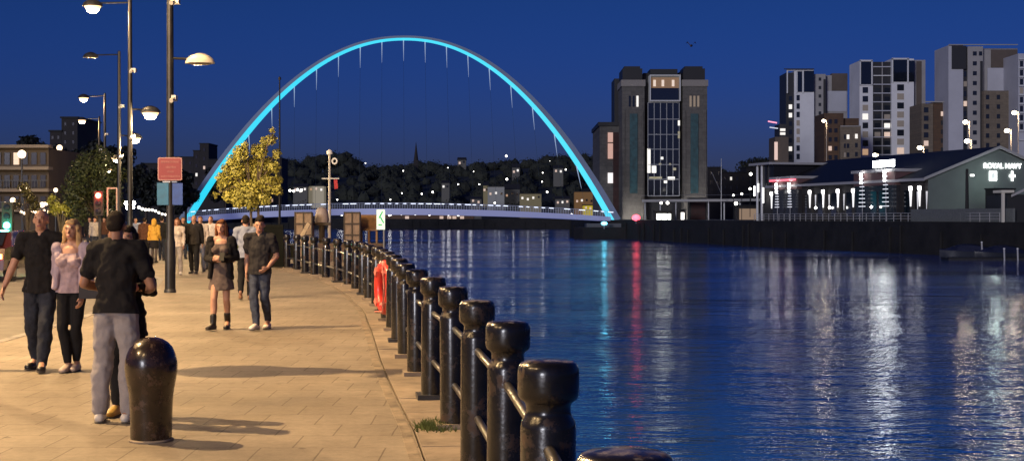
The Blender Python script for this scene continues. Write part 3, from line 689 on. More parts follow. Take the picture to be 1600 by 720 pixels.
person('woman in a cream top and pale grey trousers half hidden by the near lamp column', gp(277, 0, 42), R(5), 1.68, True, top=('long', cream, .88), bottom=('trousers', greytr, .010, .03), shoes=(white_sh, 0), hair=('bob', auburn), skin=PALE, voxel=.016)
person('person in a mustard hooded jacket and short black skirt walking away beyond the hugging pair', gp(241, 0, 53), R(180), 1.66, True, top=('long', mustard, .88), bottom=('skirt', legging, 0, 0), shoes=(dark_sh, .3), hair=('hood', mustard), skin=(.05, .035, .03), voxel=.018)
person('person in a brown jacket walking just left of the mustard hooded jacket', gp(226, 0, 54.5), R(176), 1.70, top=('long', brownj, .86), bottom=('trousers', legging, .014, .03), shoes=(dark_sh, 0), hair=('crop', darkhair), skin=PALE, voxel=.018)
person('person in dark clothes in the distance right of the mustard hooded jacket', gp(253, 0, 56), R(184), 1.74, top=('long', cardi, .86), bottom=('trousers', denim, .014, .03), shoes=(dark_sh, 0), hair=('crop', darkhair), skin=PALE, voxel=.018)
person('person in a white top seen behind the shoulder of the woman in the dress', gp(329, 0, 46), R(0), 1.74, top=('long', whitet, .88), bottom=('trousers', denim, .014, .03), shoes=(dark_sh, 0), hair=('crop', auburn), skin=PALE, voxel=.018)
person('small distant person in pale blue beside the hugging man\'s head', gp(212, 0, 60), R(10), 1.70, top=('long', blueshirt, .86), bottom=('trousers', denim, .014, .03), shoes=(dark_sh, 0), hair=('bob', darkhair), skin=PALE, voxel=.02)
for px, Y, lab, mm in ((148, 66, 'distant person in pale grey under the traffic lights', greytr), (140, 70, 'distant person in dark clothes by the traffic lights', cardi), (163, 72, 'distant person in brown behind the traffic lights', brownj), (286, 58, 'distant person in dark clothes left of the man in the dark jacket', cardi)):
    person(lab, gp(px, 0, Y), R(random.uniform(-30, 30)), 1.72, top=('long', mm, .86), bottom=('trousers', denim, .014, .03), shoes=(dark_sh, 0), hair=('crop', darkhair), skin=PALE, voxel=.022)
# ------------------------------------------------------------------ trees near the promenade
def leaf_crown(centres, n, size, rg, up=.3):
    """many leaf-sized quads spread through clump volumes"""
    mb = MB(); tot = sum(r[0] * r[1] * r[2] for c, r in centres)
    for c, r in centres:
        k = max(3, int(n * r[0] * r[1] * r[2] / tot))
        for _ in range(k):
            d = Vector((rg.gauss(0, 1), rg.gauss(0, 1), rg.gauss(0, 1))).normalized() * (rg.random() ** .45)
            p = Vector((c[0] + d.x * r[0], c[1] + d.y * r[1], c[2] + d.z * r[2]))
            nrm = (d + Vector((rg.gauss(0, .6), rg.gauss(0, .6), rg.gauss(up, .6)))).normalized()
            u = nrm.orthogonal().normalized(); u.rotate(Matrix.Rotation(rg.random() * 6.28, 3, nrm)); v = nrm.cross(u)
            s = size * rg.uniform(.6, 1.35)
            mb.add([p - u * s * .5, p + v * s * .32, p + u * s * .5, p - v * s * .32], [(0, 1, 2, 3)])
    return mb
def leaf_mat(n, c): 
    m = mat(n, c, .6, noise=.55, nscale=1.6)
    m.node_tree.nodes['Principled BSDF'].inputs['Subsurface Weight'].default_value = 0
    return m
def tree(name, loc, label, trunks, clumps, n, size, leaf, seed, group=None):
    rg = random.Random(seed)
    t = empty(name, loc, 0, label, 'tree', group)
    tb = MB()
    for pts, r in trunks: tb.tube([Vector(loc) + Vector(p) for p in pts], r, 8)
    tops = [Vector(loc) + Vector(p[0][-1]) for p in trunks]
    for c, r in clumps:
        c = Vector(loc) + Vector(c); s = min(tops, key=lambda q: (q - c).length)
        tb.tube([s - Vector((0, 0, .5)), s.lerp(c, .5) + Vector((0, 0, .1)), c], [.045, .028, .01], 5)
    tb.build('trunk', bark, t, True)
    leaf_crown([(Vector(loc) + Vector(c), r) for c, r in clumps], n, size, rg).build('crown', leaf, t)
    return t
TY = 66.0
tl = at(395, 345, TY)
s = TY / F
rg = random.Random(21); cl = []
for px, py, r in ((390, 300, 17), (372, 290, 15), (415, 288, 14), (360, 305, 11), (352, 280, 11), (388, 262, 16), (410, 258, 14), (404, 236, 12), (423, 218, 8), (427, 205, 5), (380, 240, 11), (366, 252, 10), (429, 262, 9), (436, 298, 8), (343, 292, 7), (395, 318, 10), (375, 316, 9), (418, 312, 9), (348, 262, 7), (431, 240, 7), (392, 280, 15), (413, 222, 7), (386, 228, 6), (372, 268, 12), (403, 300, 14), (340, 305, 5), (430, 280, 8)):
    p = at(px, py, TY) - tl; cl.append(((p.x, rg.uniform(-.7, .7), p.z), (r * s * 1.2, r * s * 1.2, r * s * 1.15)))
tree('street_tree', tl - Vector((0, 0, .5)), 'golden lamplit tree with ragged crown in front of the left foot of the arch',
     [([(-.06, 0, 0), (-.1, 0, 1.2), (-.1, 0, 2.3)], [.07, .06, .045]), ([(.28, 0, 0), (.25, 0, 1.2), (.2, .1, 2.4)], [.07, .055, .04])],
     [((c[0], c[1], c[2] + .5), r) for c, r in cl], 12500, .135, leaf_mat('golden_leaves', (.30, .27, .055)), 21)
lamp(tl + Vector((-1.6, -5.2, 4.2)), 1300, (1, .74, .36), .2, None); lamp(tl + Vector((1.5, -5.5, 1.6)), 260, WARM, .2, None)  # bare point lights added in front of the tree to light its crown
DY = 72.0; tl = at(150, 345, DY); tl.z = 0; s = DY / F; cl = []; rg = random.Random(22)
for px, py, r in ((150, 300, 30), (125, 300, 26), (175, 295, 26), (110, 275, 18), (140, 265, 26), (168, 260, 24), (155, 240, 15), (188, 275, 16), (105, 310, 16), (130, 335, 20), (165, 330, 20), (185, 315, 14), (130, 248, 13)):
    p = at(px, py, DY) - tl; cl.append(((p.x, rg.uniform(-.8, .8), p.z), (r * s, r * s * 1.1, r * s)))
tree('street_tree', tl, 'dark green bushy tree standing behind the traffic lights on the left',
     [([(0, 0, 0), (.05, 0, 1.2), (0, 0, 2.2)], [.13, .10, .07])], cl, 7000, .15, leaf_mat('dark_green_leaves', (.045, .06, .018)), 22)
SY = 78.0
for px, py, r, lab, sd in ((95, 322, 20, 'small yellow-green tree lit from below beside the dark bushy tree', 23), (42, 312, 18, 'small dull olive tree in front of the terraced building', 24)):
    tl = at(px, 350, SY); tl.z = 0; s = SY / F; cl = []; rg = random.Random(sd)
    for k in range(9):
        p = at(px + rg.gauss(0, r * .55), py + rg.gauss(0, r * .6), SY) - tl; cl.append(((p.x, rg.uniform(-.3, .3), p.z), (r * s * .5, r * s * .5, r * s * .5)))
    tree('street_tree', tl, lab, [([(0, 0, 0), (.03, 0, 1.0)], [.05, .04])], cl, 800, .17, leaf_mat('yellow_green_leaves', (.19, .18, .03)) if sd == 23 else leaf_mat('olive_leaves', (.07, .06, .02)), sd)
lamp(at(95, 318, SY - 2.2), 250, (1, .8, .3), .15)
# grass bank behind the walkers
gb = MB(); P = [at(352, 372, 60), at(440, 372, 60)]
gb.prism([(-12.4, 58), (-9.6, 57), (-9.0, 62), (-13.2, 63)], -.1, .55)
o = gb.build('grass_bank', mat('lit_grass', (.10, .11, .012), .8, noise=.4, nscale=5, bump=.8, bscale=40)); o['kind'] = 'structure'
lamp((-11, 55.5, 2.6), 160, (1, .85, .4), .15)

# ------------------------------------------------------------------ dark cabinet, jetty platform with timber screens
hd = empty('hoarding', (-8.1, 47.4, 0), 0, 'dark boarded panel with a pale end post at the far end of the railing', 'hoarding')
MB().box(-8.55, -7.7, 47.4, 47.5, .03, 1.42).box(-8.55, -7.7, 47.37, 47.4, 1.36, 1.46).build('board', mat('dark_green_boards', (.010, .011, .009), .95, noise=.3, spec=.1), hd)
MB().box(-8.72, -8.6, 47.36, 47.5, 0, 1.5).build('end_post', mat('pale_timber', (.42, .33, .22), .7, noise=.2), hd)
brick = brick_mat('platform_brick', (.17, .105, .065), (.13, .085, .055), (.09, .07, .055), .22, .075, .012, vert=True, rough=.85)
pf = MB().box(-8.1, -4.98, 55, 55.3, -.1, .62)
pf = pf.box(-8.15, -4.95, 54.95, 55.35, .62, .70).build('parapet_wall', brick)
tag(pf, 'low brown brick parapet wall across the end of the jetty platform', 'wall')
timber = mat('lit_timber_panel', (.24, .17, .12), .75, noise=.3, nscale=4)
frame_m = mat('dark_timber_frame', (.05, .035, .025), .7)
for px, w, lab in ((474, 26, 'panelled timber screen with a dark grid frame at the left end of the jetty'), (550, 24, 'panelled timber screen with a dark grid frame right of the signal mast')):
    a = at(px, 332, 57); ww = w * 57 / F; sc = empty('timber_screen', (a.x, 57, .7), 0, lab, 'screen')
    MB().box(a.x - ww / 2, a.x + ww / 2, 57, 57.5, 0, a.z).build('panel', timber, sc)
    fr = MB()
    for k in range(3): xx = a.x - ww / 2 + ww * k / 2; fr.box(xx - .025, xx + .025, 56.96, 56.998, 0, a.z + .03)
    for k in range(5): zz = .1 + (a.z - .1) * k / 4; fr.box(a.x - ww / 2, a.x + ww / 2, 56.93, 56.958, zz - .025, zz + .025)
    fr.build('frame', frame_m, sc)
a = at(503, 345, 58)
bo = empty('capstan', (a.x, 58, 0), 0, 'iron capstan with a pale rounded cap between the timber screen and the mast', 'capstan')
MB().lathe([(.28, 1.5), (.30, 1.62), (.27, 1.85), (.22, 2.05), (.1, 2.12), (.01, 2.13)], (a.x, 58, 0), 16).build('cap', mat('pale_cover', (.30, .25, .25), .6), bo, True)
MB().box(a.x - .38, a.x + .38, 57.8, 58.2, 1.38, 1.5).box(a.x - .35, a.x + .35, 57.8, 58.2, .75, .85).tube([(a.x, 58, 0), (a.x, 58, 1.5)], .12, 10).build('frame', frame_m, bo)
for sx in (-1, 1): MB().tube([(a.x + sx * .34, 57.85, 0), (a.x + sx * .34, 57.85, 1.38)], .05, 8).build('leg', mat('pale_leg', (.35, .3, .27), .6), bo)
a = at(577, 350, 58)
be = empty('timber_bench', (a.x, 58, 0), 0, 'brown timber bench with a solid back beside the green and white sign on the jetty', 'bench')
MB().box(a.x - .36, a.x + .36, 58.2, 58.27, 1.25, 1.82).build('backrest', mat('warm_timber', (.26, .14, .06), .7, noise=.3), be)
MB().box(a.x - .36, a.x + .36, 57.75, 58.19, 1.16, 1.24).build('seat', mat('warm_timber', (.2, .1, .05)), be)
for sx in (-1, 0, 1): MB().box(a.x + sx * .32 - .04, a.x + sx * .32 + .04, 57.8, 58.1, 0, 1.155).build('leg', mat('warm_timber', (.2, .1, .05)), be)
pl = MB(); b0, b1 = at(467, 377, 52.2), at(482, 350, 52.6); pl.tube([b0, b1], .1, 4)
tag(pl.build('timber_plank', mat('pale_timber', (.42, .33, .22))), 'pale timber plank leaning up behind the far end of the railing', 'plank')
# sign on a post
a = at(595, 343, 53.6); sg = empty('sign', (a.x + .1, 53.6, 0), 0, 'tall white and green lit sign on a post at the corner of the jetty', 'sign')
MB().tube([(a.x + .12, 53.66, -.1), (a.x + .12, 53.66, 2.0)], .035, 8).build('post', steel, sg)
MB().box(a.x - .16, a.x + .16, 53.58, 53.62, a.z - .38, a.z + .38).build('panel', mat('pale_green_sign', (.65, .78, .70), .5, emit=(.7, .95, .82), es=.5), sg)
gm = mat('green_sign_print', (.02, .35, .12), .5, emit=(.02, .5, .16), es=.5)
MB().obox((a.x, 53.572, a.z + .18), .05, .008, .28, 0, 0, .5).obox((a.x + .05, 53.572, a.z - .02), .05, .008, .25, 0, 0, -.5).obox((a.x - .02, 53.572, a.z - .2), .14, .008, .05).build('figure', gm, sg)
# signal mast
a = at(515, 237, 60); ms = empty('signal_mast', (a.x, 60, 0), 0, 'slim pale mast with a round disc, crossarm and small red flag standing on the jetty', 'mast')
MB().tube([(a.x, 60, -.1), (a.x, 60, a.z - .15)], [.075, .05], 10).build('pole', mat('pale_mast_paint', (.40, .38, .36), .5), ms, True)
MB().lathe([(.05, -.16), (.13, -.10), (.12, .02), (.06, .08), (.01, .1)], (a.x, 60, a.z), 12).build('top_cap', white_paint, ms, True)
MB().tube([(a.x - .33, 59.95, 3.36), (a.x + .42, 59.95, 3.36)], .025, 6).build('crossarm', white_paint, ms)
torus((a.x + .22, 59.95, at(0, 252, 60).z), .10, .035, 1, 1.1, 16, 6).build('disc', white_paint, ms)
MB().add([(a.x + .18, 59.95, 3.3), (a.x + .33, 59.93, 3.32), (a.x + .36, 59.97, 2.95), (a.x + .22, 59.95, 2.9)], [(0, 1, 2, 3)]).build('flag', mat('red_flag', (.45, .04, .05), .8), ms)
# tall thin pole behind the tree
a = at(437, 125, 90); tp = empty('flagpole', (a.x, 90, 0), 0, 'very tall thin dark pole rising behind the golden tree', 'pole')
MB().tube([(a.x, 90, -.1), (a.x, 90, a.z)], [.08, .04], 8).build('pole', black_m, tp); MB().lathe([(.09, 0), (.1, .1), (.02, .22)], (a.x, 90, a.z), 8).build('finial', iron_dull, tp)

# ------------------------------------------------------------------ left side: traffic lights, car, buildings
def traffic(x, y, label, lit, h=3.2, board=False):
    a = at(x, y, 52 if board else 45); Y = a.y
    t = empty('traffic_light', (a.x, Y, 0), 0, label, 'traffic light')
    MB().tube([(a.x, Y, -.1), (a.x, Y, a.z + .4)], .055, 8).build('pole', iron_dull, t)
    hd = MB().box(a.x - .16, a.x + .16, Y - .2, Y - .06, a.z - .45, a.z + .45).build('signal_head', black_m, t)
    cols = {'r': (1, .03, .02), 'a': (1, .5, .05), 'g': (.05, 1, .55)}
    for k, c in enumerate('rag'):
        on = c == lit; z = a.z + .29 - .29 * k
        MB().lathe([(.11, 0), (.10, .03), (.02, .045)], (0, 0, 0), 14).build('signal_lamp', glow('signal_' + c, cols[c], 14) if on else dark_glass, hd, False, Matrix.Translation((a.x, Y - .2, z)) @ Matrix.Rotation(R(90), 4, 'X'))
        if on: lamp((a.x, Y - .5, z), 40, cols[c], .1, t)
    if board:
        fr = MB(); cx, cz = a.x + .48, a.z + .02
        for dx in (-.17, .17): fr.box(cx + dx - .025, cx + dx + .025, Y - .1, Y - .06, cz - .5, cz + .52)
        fr.box(cx - .19, cx + .19, Y - .1, Y - .06, cz + .52, cz + .57)
        fr.build('backing_frame', mat('pale_signal_frame', (.25, .22, .19), .5), t)
    return t
traffic(156, 318, 'traffic light showing red beside a pale open frame in front of the dark tree', 'r', board=True)
traffic(14, 338, 'traffic light glowing green at the left edge of the photo', 'g')
def car(X, Y, rz, label):
    c = empty('parked_car', (X, Y, -.12), rz, label, 'car')
    M = Matrix.Translation((X, Y, -.12)) @ Matrix.Rotation(rz, 4, 'Z')
    pr = [(-2.1, .35), (-2.05, .75), (-1.9, .95), (-1.35, 1.0), (-.75, 1.42), (.45, 1.45), (1.25, .98), (2.0, .85), (2.12, .6), (2.1, .35)]
    mb = MB(); n = len(pr)
    vs = [(x, sy * (.84 if z < 1.05 else .66), z) for sy in (-1, 1) for x, z in pr]
    mb.add(vs, [tuple(range(n)), tuple(range(2 * n - 1, n - 1, -1))] + [(i, i + n, (i + 1) % n + n, (i + 1) % n) for i in range(n)])
    mb.build('body', mat('dark_car_paint', (.05, .012, .010), .25, coat=.8), c, False, M)
    gl = MB()
    for sy in (-1, 1): gl.add([(-1.15, sy * .80, 1.03), (1.0, sy * .80, 1.03), (.4, sy * .695, 1.38), (-.7, sy * .695, 1.38)], [(0, 1, 2, 3)])
    gl.add([(-1.42, -.6, 1.03), (-1.42, .6, 1.03), (-.84, .55, 1.40), (-.84, -.55, 1.40)], [(0, 1, 2, 3)]).build('window', dark_glass, c, False, M)
    for sx in (-1.3, 1.3):
        for sy in (-1, 1):
            wl = MB().lathe([(.31, -.1), (.32, 0), (.31, .1)], n=18).build('wheel', black_m, c, True, M @ Matrix.Translation((sx, sy * .78, .32)) @ Matrix.Rotation(R(90), 4, 'X'))
            MB().lathe([(.19, -.11), (.19, .11)], n=12).build('rim', steel, wl, True, M @ Matrix.Translation((sx, sy * .79, .32)) @ Matrix.Rotation(R(90), 4, 'X'))
    for sy in (-1, 1): MB().box(-2.13, -2.06, sy * .66 - .14, sy * .66 + .14, .66, .80).build('tail_light', glow('tail_light_glow', (1, .16, .04), 9), c, False, M)
    MB().box(-2.14, -2.08, -.25, .25, .5, .6).build('number_plate', mat('plate_yellow', (.6, .5, .1), .5), c, False, M)
    return c
car(-15.2, 41.5, R(93), 'dark red car with glowing orange-red tail lights at the left edge of the road')
# facade helper in world coordinates
def win(parent, x, y, z, w, h, m, face='-y', frame=None, d=.12):
    mb = MB()
    if face == '-y': mb.box(x - w / 2, x + w / 2, y - d, y + .05, z - h / 2, z + h / 2)
    elif face == '-x': mb.box(y - d, y + .05, x - w / 2, x + w / 2, z - h / 2, z + h / 2)
    o = mb.build('window', m, parent)
    if frame:
        f = MB(); t = min(w, h) * .07
        f.box(x - w / 2 - t, x + w / 2 + t, y - d - .05, y - d - .004, z - h / 2 - t, z - h / 2 - .004).box(x - w / 2 - t, x + w / 2 + t, y - d - .05, y - d - .004, z + h / 2 + .004, z + h / 2 + t)
        f.build('frame', frame, o)
    return o
nightwin = mat('night_window', (.02, .024, .035), .12, spec=.6)
# terraced apartment block on the left
BY = 112.0; a0 = at(-60, 330, BY); a1 = at(76, 330, BY)
zr = lambda y, Y: CZ + (340 - y) * Y / F
bb = empty('apartment_block', ((a0.x + a1.x) / 2, BY, -.1), 0, 'brown apartment block with long balcony bands at the left edge of the photo', 'building')
MB().box(a0.x, a1.x, BY, BY + 12, -.12, zr(232, BY)).build('wall', mat('buff_wall', (.075, .062, .05), .85, noise=.25, nscale=.6), bb)
for y in (230, 264, 298, 329):
    MB().box(a0.x - .1, a1.x + .35, BY - 1.1, BY - .01, zr(y, BY) - .1, zr(y, BY) + .14).build('balcony_slab', mat('pale_band', (.19, .165, .135), .7), bb)
for y in (281, 314):
    mb = MB(); mb.box(a0.x, a1.x + .3, BY - 1.1, BY - 1.06, zr(y + 2, BY), zr(y + 1, BY))
    k = a0.x
    while k < a1.x: mb.box(k, k + .04, BY - 1.09, BY - 1.05, zr(y + 17, BY), zr(y + 2, BY)); k += .22
    mb.build('balcony_railing', iron_dull, bb)
rg = random.Random(9)
for y in (248, 283, 316):
    for x in range(-30, 76, 14): 
        p = at(x, y, BY); win(bb, p.x, BY, p.z, .42, .95, win_warm if rg.random() < .04 else nightwin)
lamp(at(34, 245, BY - 4), 60, WARM, .2); lamp(at(36, 312, BY - 4), 60, WARM, .2)
# dark big buildings behind
hillb = mat('dark_town_wall', (.035, .03, .03), .9, noise=.3, nscale=.3)
def dark_block(xs, Y, label, lit=(), m=hillb, dy=14, roof=None):
    """stepped dark block given as (x0,x1,ytop) in picture columns at depth Y"""
    xm = sum(x for a in xs for x in a[:2]) / (2 * len(xs))
    b = empty('town_building', (at(xm, 0, Y).x, Y, -.1), 0, label, 'building', None)
    for i, (x0, x1, yt) in enumerate(xs):
        p, q = at(x0, yt, Y), at(x1, yt, Y)
        w_ = MB().box(p.x, q.x - .02, Y + i * .03, Y + dy, -.12, p.z).build('wall', m, b)
        MB().box(p.x - .2, q.x + .18, Y - .25 + i * .03, Y + dy + .2, p.z + .003, p.z + .3).build('roof', mat('dark_roof', (.02, .02, .022), .8), w_)
        nx = max(1, int((x1 - x0) / 9)); ny = max(1, int((330 - yt) / 14))
        for jx in range(nx):
            for jy in range(min(ny, 5)):
                c = at(x0 + (jx + .5) * (x1 - x0) / nx, yt + 9 + jy * 14, Y)
                lit_ = rg.random() < (lit[0] if lit else .06)
                win(b, c.x, Y + i * .03, c.z, 3.0 * Y / F, 5 * Y / F, (win_warm if rg.random() < .7 else win_white) if lit_ else nightwin)
    return b
dark_block([(78, 96, 206), (96, 121, 185)], 250, 'dark square block rising above the trees on the left skyline', (.0,))
dark_block([(78, 116, 268), (116, 140, 280)], 150, 'low dark building between the apartment block and the dark tree', (.1,))
dark_block([(225, 262, 256), (262, 302, 246), (302, 312, 236), (312, 326, 225), (326, 350, 250)], 470, 'dark city block with a small tower and amber windows left of the golden tree', (.12,))
dark_block([(345, 400, 262), (400, 440, 248)], 500, 'dark riverside block half hidden behind the golden tree', (.12,))
for px, py, r, lab, sd, Y in ((48, 214, 30, 'dark rounded tree on the skyline left of the square block', 61, 215), (82, 222, 22, 'lower dark tree in front of the square block', 62, 210), (142, 218, 30, 'dark tree on the skyline just right of the square block', 63, 220), (182, 232, 30, 'dark tree on the skyline behind the lamp columns', 65, 212), (16, 232, 22, 'dark tree above the apartment block roof at the left edge', 64, 215), (112, 240, 26, 'dark tree filling the gap below the square block', 66, 205),
        (228, 262, 22, 'dark tree below the skyline left of the near lamp column', 67, 330), (290, 262, 22, 'dark tree right of the red notice in front of the city block', 68, 340), (352, 258, 22, 'dark tree beside the lower left of the arch', 69, 450), (262, 275, 22, 'dark low tree behind the red notice', 70, 320)):
    b_ = at(px, 345, Y); b_.z = 0; s = Y / F; q = random.Random(sd); cl = []
    for k in range(22):
        p = at(px + q.gauss(0, r * .55), py + 16 + q.uniform(-.6, 3.0) * r * .55, Y) - b_; cl.append(((p.x, q.uniform(-1, 1), max(2, p.z)), (r * s * .42,) * 3))
    tree('hill_tree', b_, lab, [([(0, 0, 0), (.1, 0, 4), (0, 0, 9)], [.35, .28, .18])], cl, 3800, .006 * Y * .5, leaf_mat('hill_leaves', (.016, .018, .012)), sd)
# lamps at street level among these buildings
def small_lamp(x, y, Y, label, cat='street lamp', r=.22, es=None, col=None, group=None, post=True, m=None):
    a = at(x, y, Y); gz = 0
    t = empty('street_lamp', (a.x, Y, max(-.1, a.z - 6)), 0, label, cat, group)
    if post: MB().tube([(a.x, Y + .05, max(-.1, a.z - 6)), (a.x, Y + .05, a.z - r)], .07, 6).build('post', column_m, t)
    MB().ball(a, r, 10, 6).build('globe', m or lamp_white, t, True)
    return t
wl2 = glow('warm_globe', (1, .70, .42), 3.2)
for k, (x, y, Y, r, lab) in enumerate(((34, 241, 105, .42, 'glowing street lamp high in front of the apartment block'), (36, 294, 100, .36, 'glowing lamp at the lower balcony of the apartment block'), (93, 231, 160, .45, 'white lamp high above the low dark building'),
        (87, 297, 95, .2, 'warm lamp just left of the dark bushy tree'), (98, 328, 90, .16, 'small lamp under the yellow-green tree'), (66, 320, 90, .24, 'bright lamp right of the apartment block'), (20, 313, 90, .24, 'bright lamp low in front of the apartment block'),
        (8, 320, 88, .24, 'amber lamp above the green traffic light'), (72, 318, 93, .18, 'smaller bright lamp beside a bigger one'), (174, 328, 80, .16, 'white lamp beside the traffic light frame'))):
    small_lamp(x, y, Y, lab, r=r * .75, m=wl2)
# festoon of bulbs along the far quay
fz = empty('festoon_lights', at(237, 330, 110), 0, 'row of bright white festoon bulbs strung low along the distant quay', 'string lights')
pts = [at(217 + 5.2 * k, 324 + 1.3 * k + 1.2 * math.sin(k * 1.1), 100 + 4 * k) for k in range(9)]
MB().tube([p + Vector((0, 0, .1)) for p in pts], .02, 5).build('cable', black_m, fz)
for p in pts: MB().ball(p, .11, 10, 6).build('bulb', glow('festoon_bulb', (1, .9, .75), 5), fz, True)
pts = [at(20 + 9 * k + (4 if k % 2 else 0), 329 + (k * 7) % 5, 96) for k in range(8)]
fz = empty('festoon_lights', pts[3], 0, 'row of warm bulbs hung in front of the apartment block ground floor', 'string lights')
MB().tube([p + Vector((0, 0, .1)) for p in pts], .02, 5).build('cable', black_m, fz)
for p in pts: MB().ball(p, .10, 10, 6).build('bulb', wl2, fz, True)
cl_ = empty('cluster_lamp', (at(203, 322, 78).x, 78, 0), 0, 'cluster of bright white globes on one post beside the dark tree', 'street lamp')
c = at(203, 320, 78); MB().tube([(c.x, 78, -.1), (c.x, 78, c.z)], .05, 8).build('post', column_m, cl_)
for dx, dz in ((-.2, .1), (.2, .1), (0, .25), (-.12, -.15), (.15, -.12)): MB().ball((c.x + dx, 78, c.z + dz), .12, 10, 6).build('globe', lamp_white, cl_, True)
# ------------------------------------------------------------------ tilting arch bridge
LB, RB = at(289, 338, 350), at(960, 338, 345)
LB.z = RB.z = .6
CH = RB - LB; CHd = CH.normalized(); TOW = Vector((CHd.y, -CHd.x, 0)).normalized()   # towards the camera
if TOW.y > 0: TOW = -TOW
H_ARCH, LEAN, BOW = 46.6, R(13), 20.0
br = empty('arch_bridge', (LB + RB) / 2, 0, 'tilting footbridge with one tall parabolic arch glowing turquoise over a pale curved deck', 'bridge')
def arch_c(u):
    z = H_ARCH * (1 - abs(u) ** 2.12); a = (LB + RB) / 2 + CHd * (CH.length / 2 * u)
    return a + Vector((0, 0, z)) - TOW * math.tan(LEAN) * z
def arch_frame(u):
    T = (arch_c(min(1, u + .005)) - arch_c(max(-1, u - .005))).normalized(); N = T.cross(TOW).normalized()
    if N.z < 0: N = -N
    return T, N
NA = 72; mA, mB_, mC = MB(), MB(), MB()
rings = []
for i in range(NA + 1):
    u = -1 + 2 * i / NA; c = arch_c(u); T, N = arch_frame(u); wd_ = 1.2 + 1.65 * abs(u) ** 1.5
    if N.dot(Vector((0, 0, 1))) < 0: N = -N
    Bn = N.cross(T).normalized()
    if Bn.dot(TOW) < 0: Bn = -Bn
    rings.append([c - N * wd_ * .42, c + N * wd_ * .08 + Bn * wd_ * .45, c + N * wd_ * .62 + Bn * wd_ * .08, c + N * wd_ * .10 - Bn * wd_ * .45])
def strip(a, b, flip=False):
    mb = MB()
    for i in range(NA):
        q = [rings[i][a], rings[i + 1][a], rings[i + 1][b], rings[i][b]]
        mb.add(q, [(0, 1, 2, 3)])
    return mb
arch_steel = mat('arch_painted_steel', (.30, .33, .40), .5, 0, noise=.1, nscale=.2, emit=(.10, .18, .36), es=.14)  # emission puts the arch lighting's spill into the steel
cyan_lit = mat('arch_lit_face', (.3, .5, .55), .4, emit=(.012, .54, .70), es=1.25)  # floodlight on this face put into the material as emission
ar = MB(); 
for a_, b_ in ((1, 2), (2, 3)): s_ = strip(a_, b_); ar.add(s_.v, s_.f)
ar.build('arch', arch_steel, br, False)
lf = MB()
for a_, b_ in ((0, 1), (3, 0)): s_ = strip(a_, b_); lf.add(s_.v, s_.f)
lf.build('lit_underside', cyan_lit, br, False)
def deck_c(u):
    return (LB + RB) / 2 + CHd * (CH.length / 2 * u) + TOW * BOW * (1 - u * u) + Vector((0, 0, .25 + 1.5 * (1 - u * u)))
deck_m = mat('deck_side_floodlit', (.45, .46, .52), .5, emit=(.20, .23, .52), es=.42)  # LED light on the deck edge given as emission
ND = 60; dk, pr_, ls = MB(), MB(), MB()
for i in range(ND):
    u0, u1 = -1 + 2 * i / ND, -1 + 2 * (i + 1) / ND
    a, b = deck_c(u0), deck_c(u1); Tt = (b - a).normalized(); Nn = Vector((Tt.y, -Tt.x, 0))
    if Nn.dot(TOW) < 0: Nn = -Nn
    Z = Vector((0, 0, 1)); inn = -Nn * 6
    th0, th1 = 1.0 + .5 * (1 - u0 * u0), 1.0 + .5 * (1 - u1 * u1)
    vs = [a, b, b + Z * th1, a + Z * th0, a + inn, b + inn, b + inn + Z * th1, a + inn + Z * th0]
    dk.add(vs, [(0, 1, 2, 3), (5, 4, 7, 6), (3, 2, 6, 7), (4, 5, 1, 0)])
    for (p, q, t0, t1) in ((a, b, th0, th1),):
        for zz, r_ in ((1.25, .07), (.85, .03), (.45, .03)):
            pr_.tube([p + Z * (t0 + zz) + Nn * .04, q + Z * (t1 + zz) + Nn * .04], r_, 5, False)
        for k in range(3):
            w_ = p.lerp(q, k / 3) + Z * (t0 + (t1 - t0) * k / 3) + Nn * .04
            pr_.tube([w_, w_ + Z * 1.25], .045, 4, False)
    rg_ = random.Random(i)
    if rg_.random() < .72: MB().tube([a.lerp(b, .1) + Z * (th0 + 1.12) + Nn * .1, a.lerp(b, rg_.uniform(.4, .95)) + Z * (th1 + 1.12) + Nn * .1], .05, 5).build('handrail_light', glow('handrail_light', (.75, .82, 1), 2.6), br)
dk.build('deck', deck_m, br); pr_.build('parapet', mat('parapet_steel', (.5, .5, .54), .4, .2, emit=(.35, .4, .6), es=.2), br)  # light on the parapet is also put in as emission
cb_m = mat('cable_steel', (.05, .06, .08), .5); sk_m = mat('lit_cable_glow', (.5, .55, .65), .4, emit=(.5, .65, .9), es=.36)
for k in range(17):
    u = -.84 + 1.68 * k / 16
    a = arch_c(u) - arch_frame(u)[1] * (.5 + .5 * abs(u)); b = deck_c(u * .95 + .075) + Vector((0, 0, 1.5)); d = (b - a).normalized()
    cb = MB().tube([a, b], .022, 4).build('cable', cb_m, br)
    MB().tube([a, a + d * min(7, (b - a).length * .6)], [.15, .03], 5).build('lit_cable_top', sk_m, cb)  # glowing sleeve stands for light on the cable's upper end
for c0, lab, sx in ((RB, 'dark concrete pier carrying the right foot of the arch bridge', 1), (LB, 'dark concrete pier carrying the left foot of the arch bridge', -1)):
    pi = empty('bridge_pier', (c0.x, c0.y, WZ), 0, lab, 'pier')
    MB().prism([(c0.x - 10, c0.y - 3), (c0.x - 8, c0.y - 7), (c0.x + 7, c0.y - 7), (c0.x + 9, c0.y + 10), (c0.x - 9, c0.y + 10)], -9, -.6).build('base', quay_m2, pi)
    MB().prism([(c0.x - 7, c0.y - 5), (c0.x + 7, c0.y - 5), (c0.x + 7, c0.y + 8), (c0.x - 7, c0.y + 8)], -.597, .3).build('plinth', mat('pier_concrete', (.12, .12, .13), .8), pi)
lt = at(944, 349, 336); cy = empty('navigation_light', lt, 0, 'bright cyan light at the foot of the arch by the water', 'light')
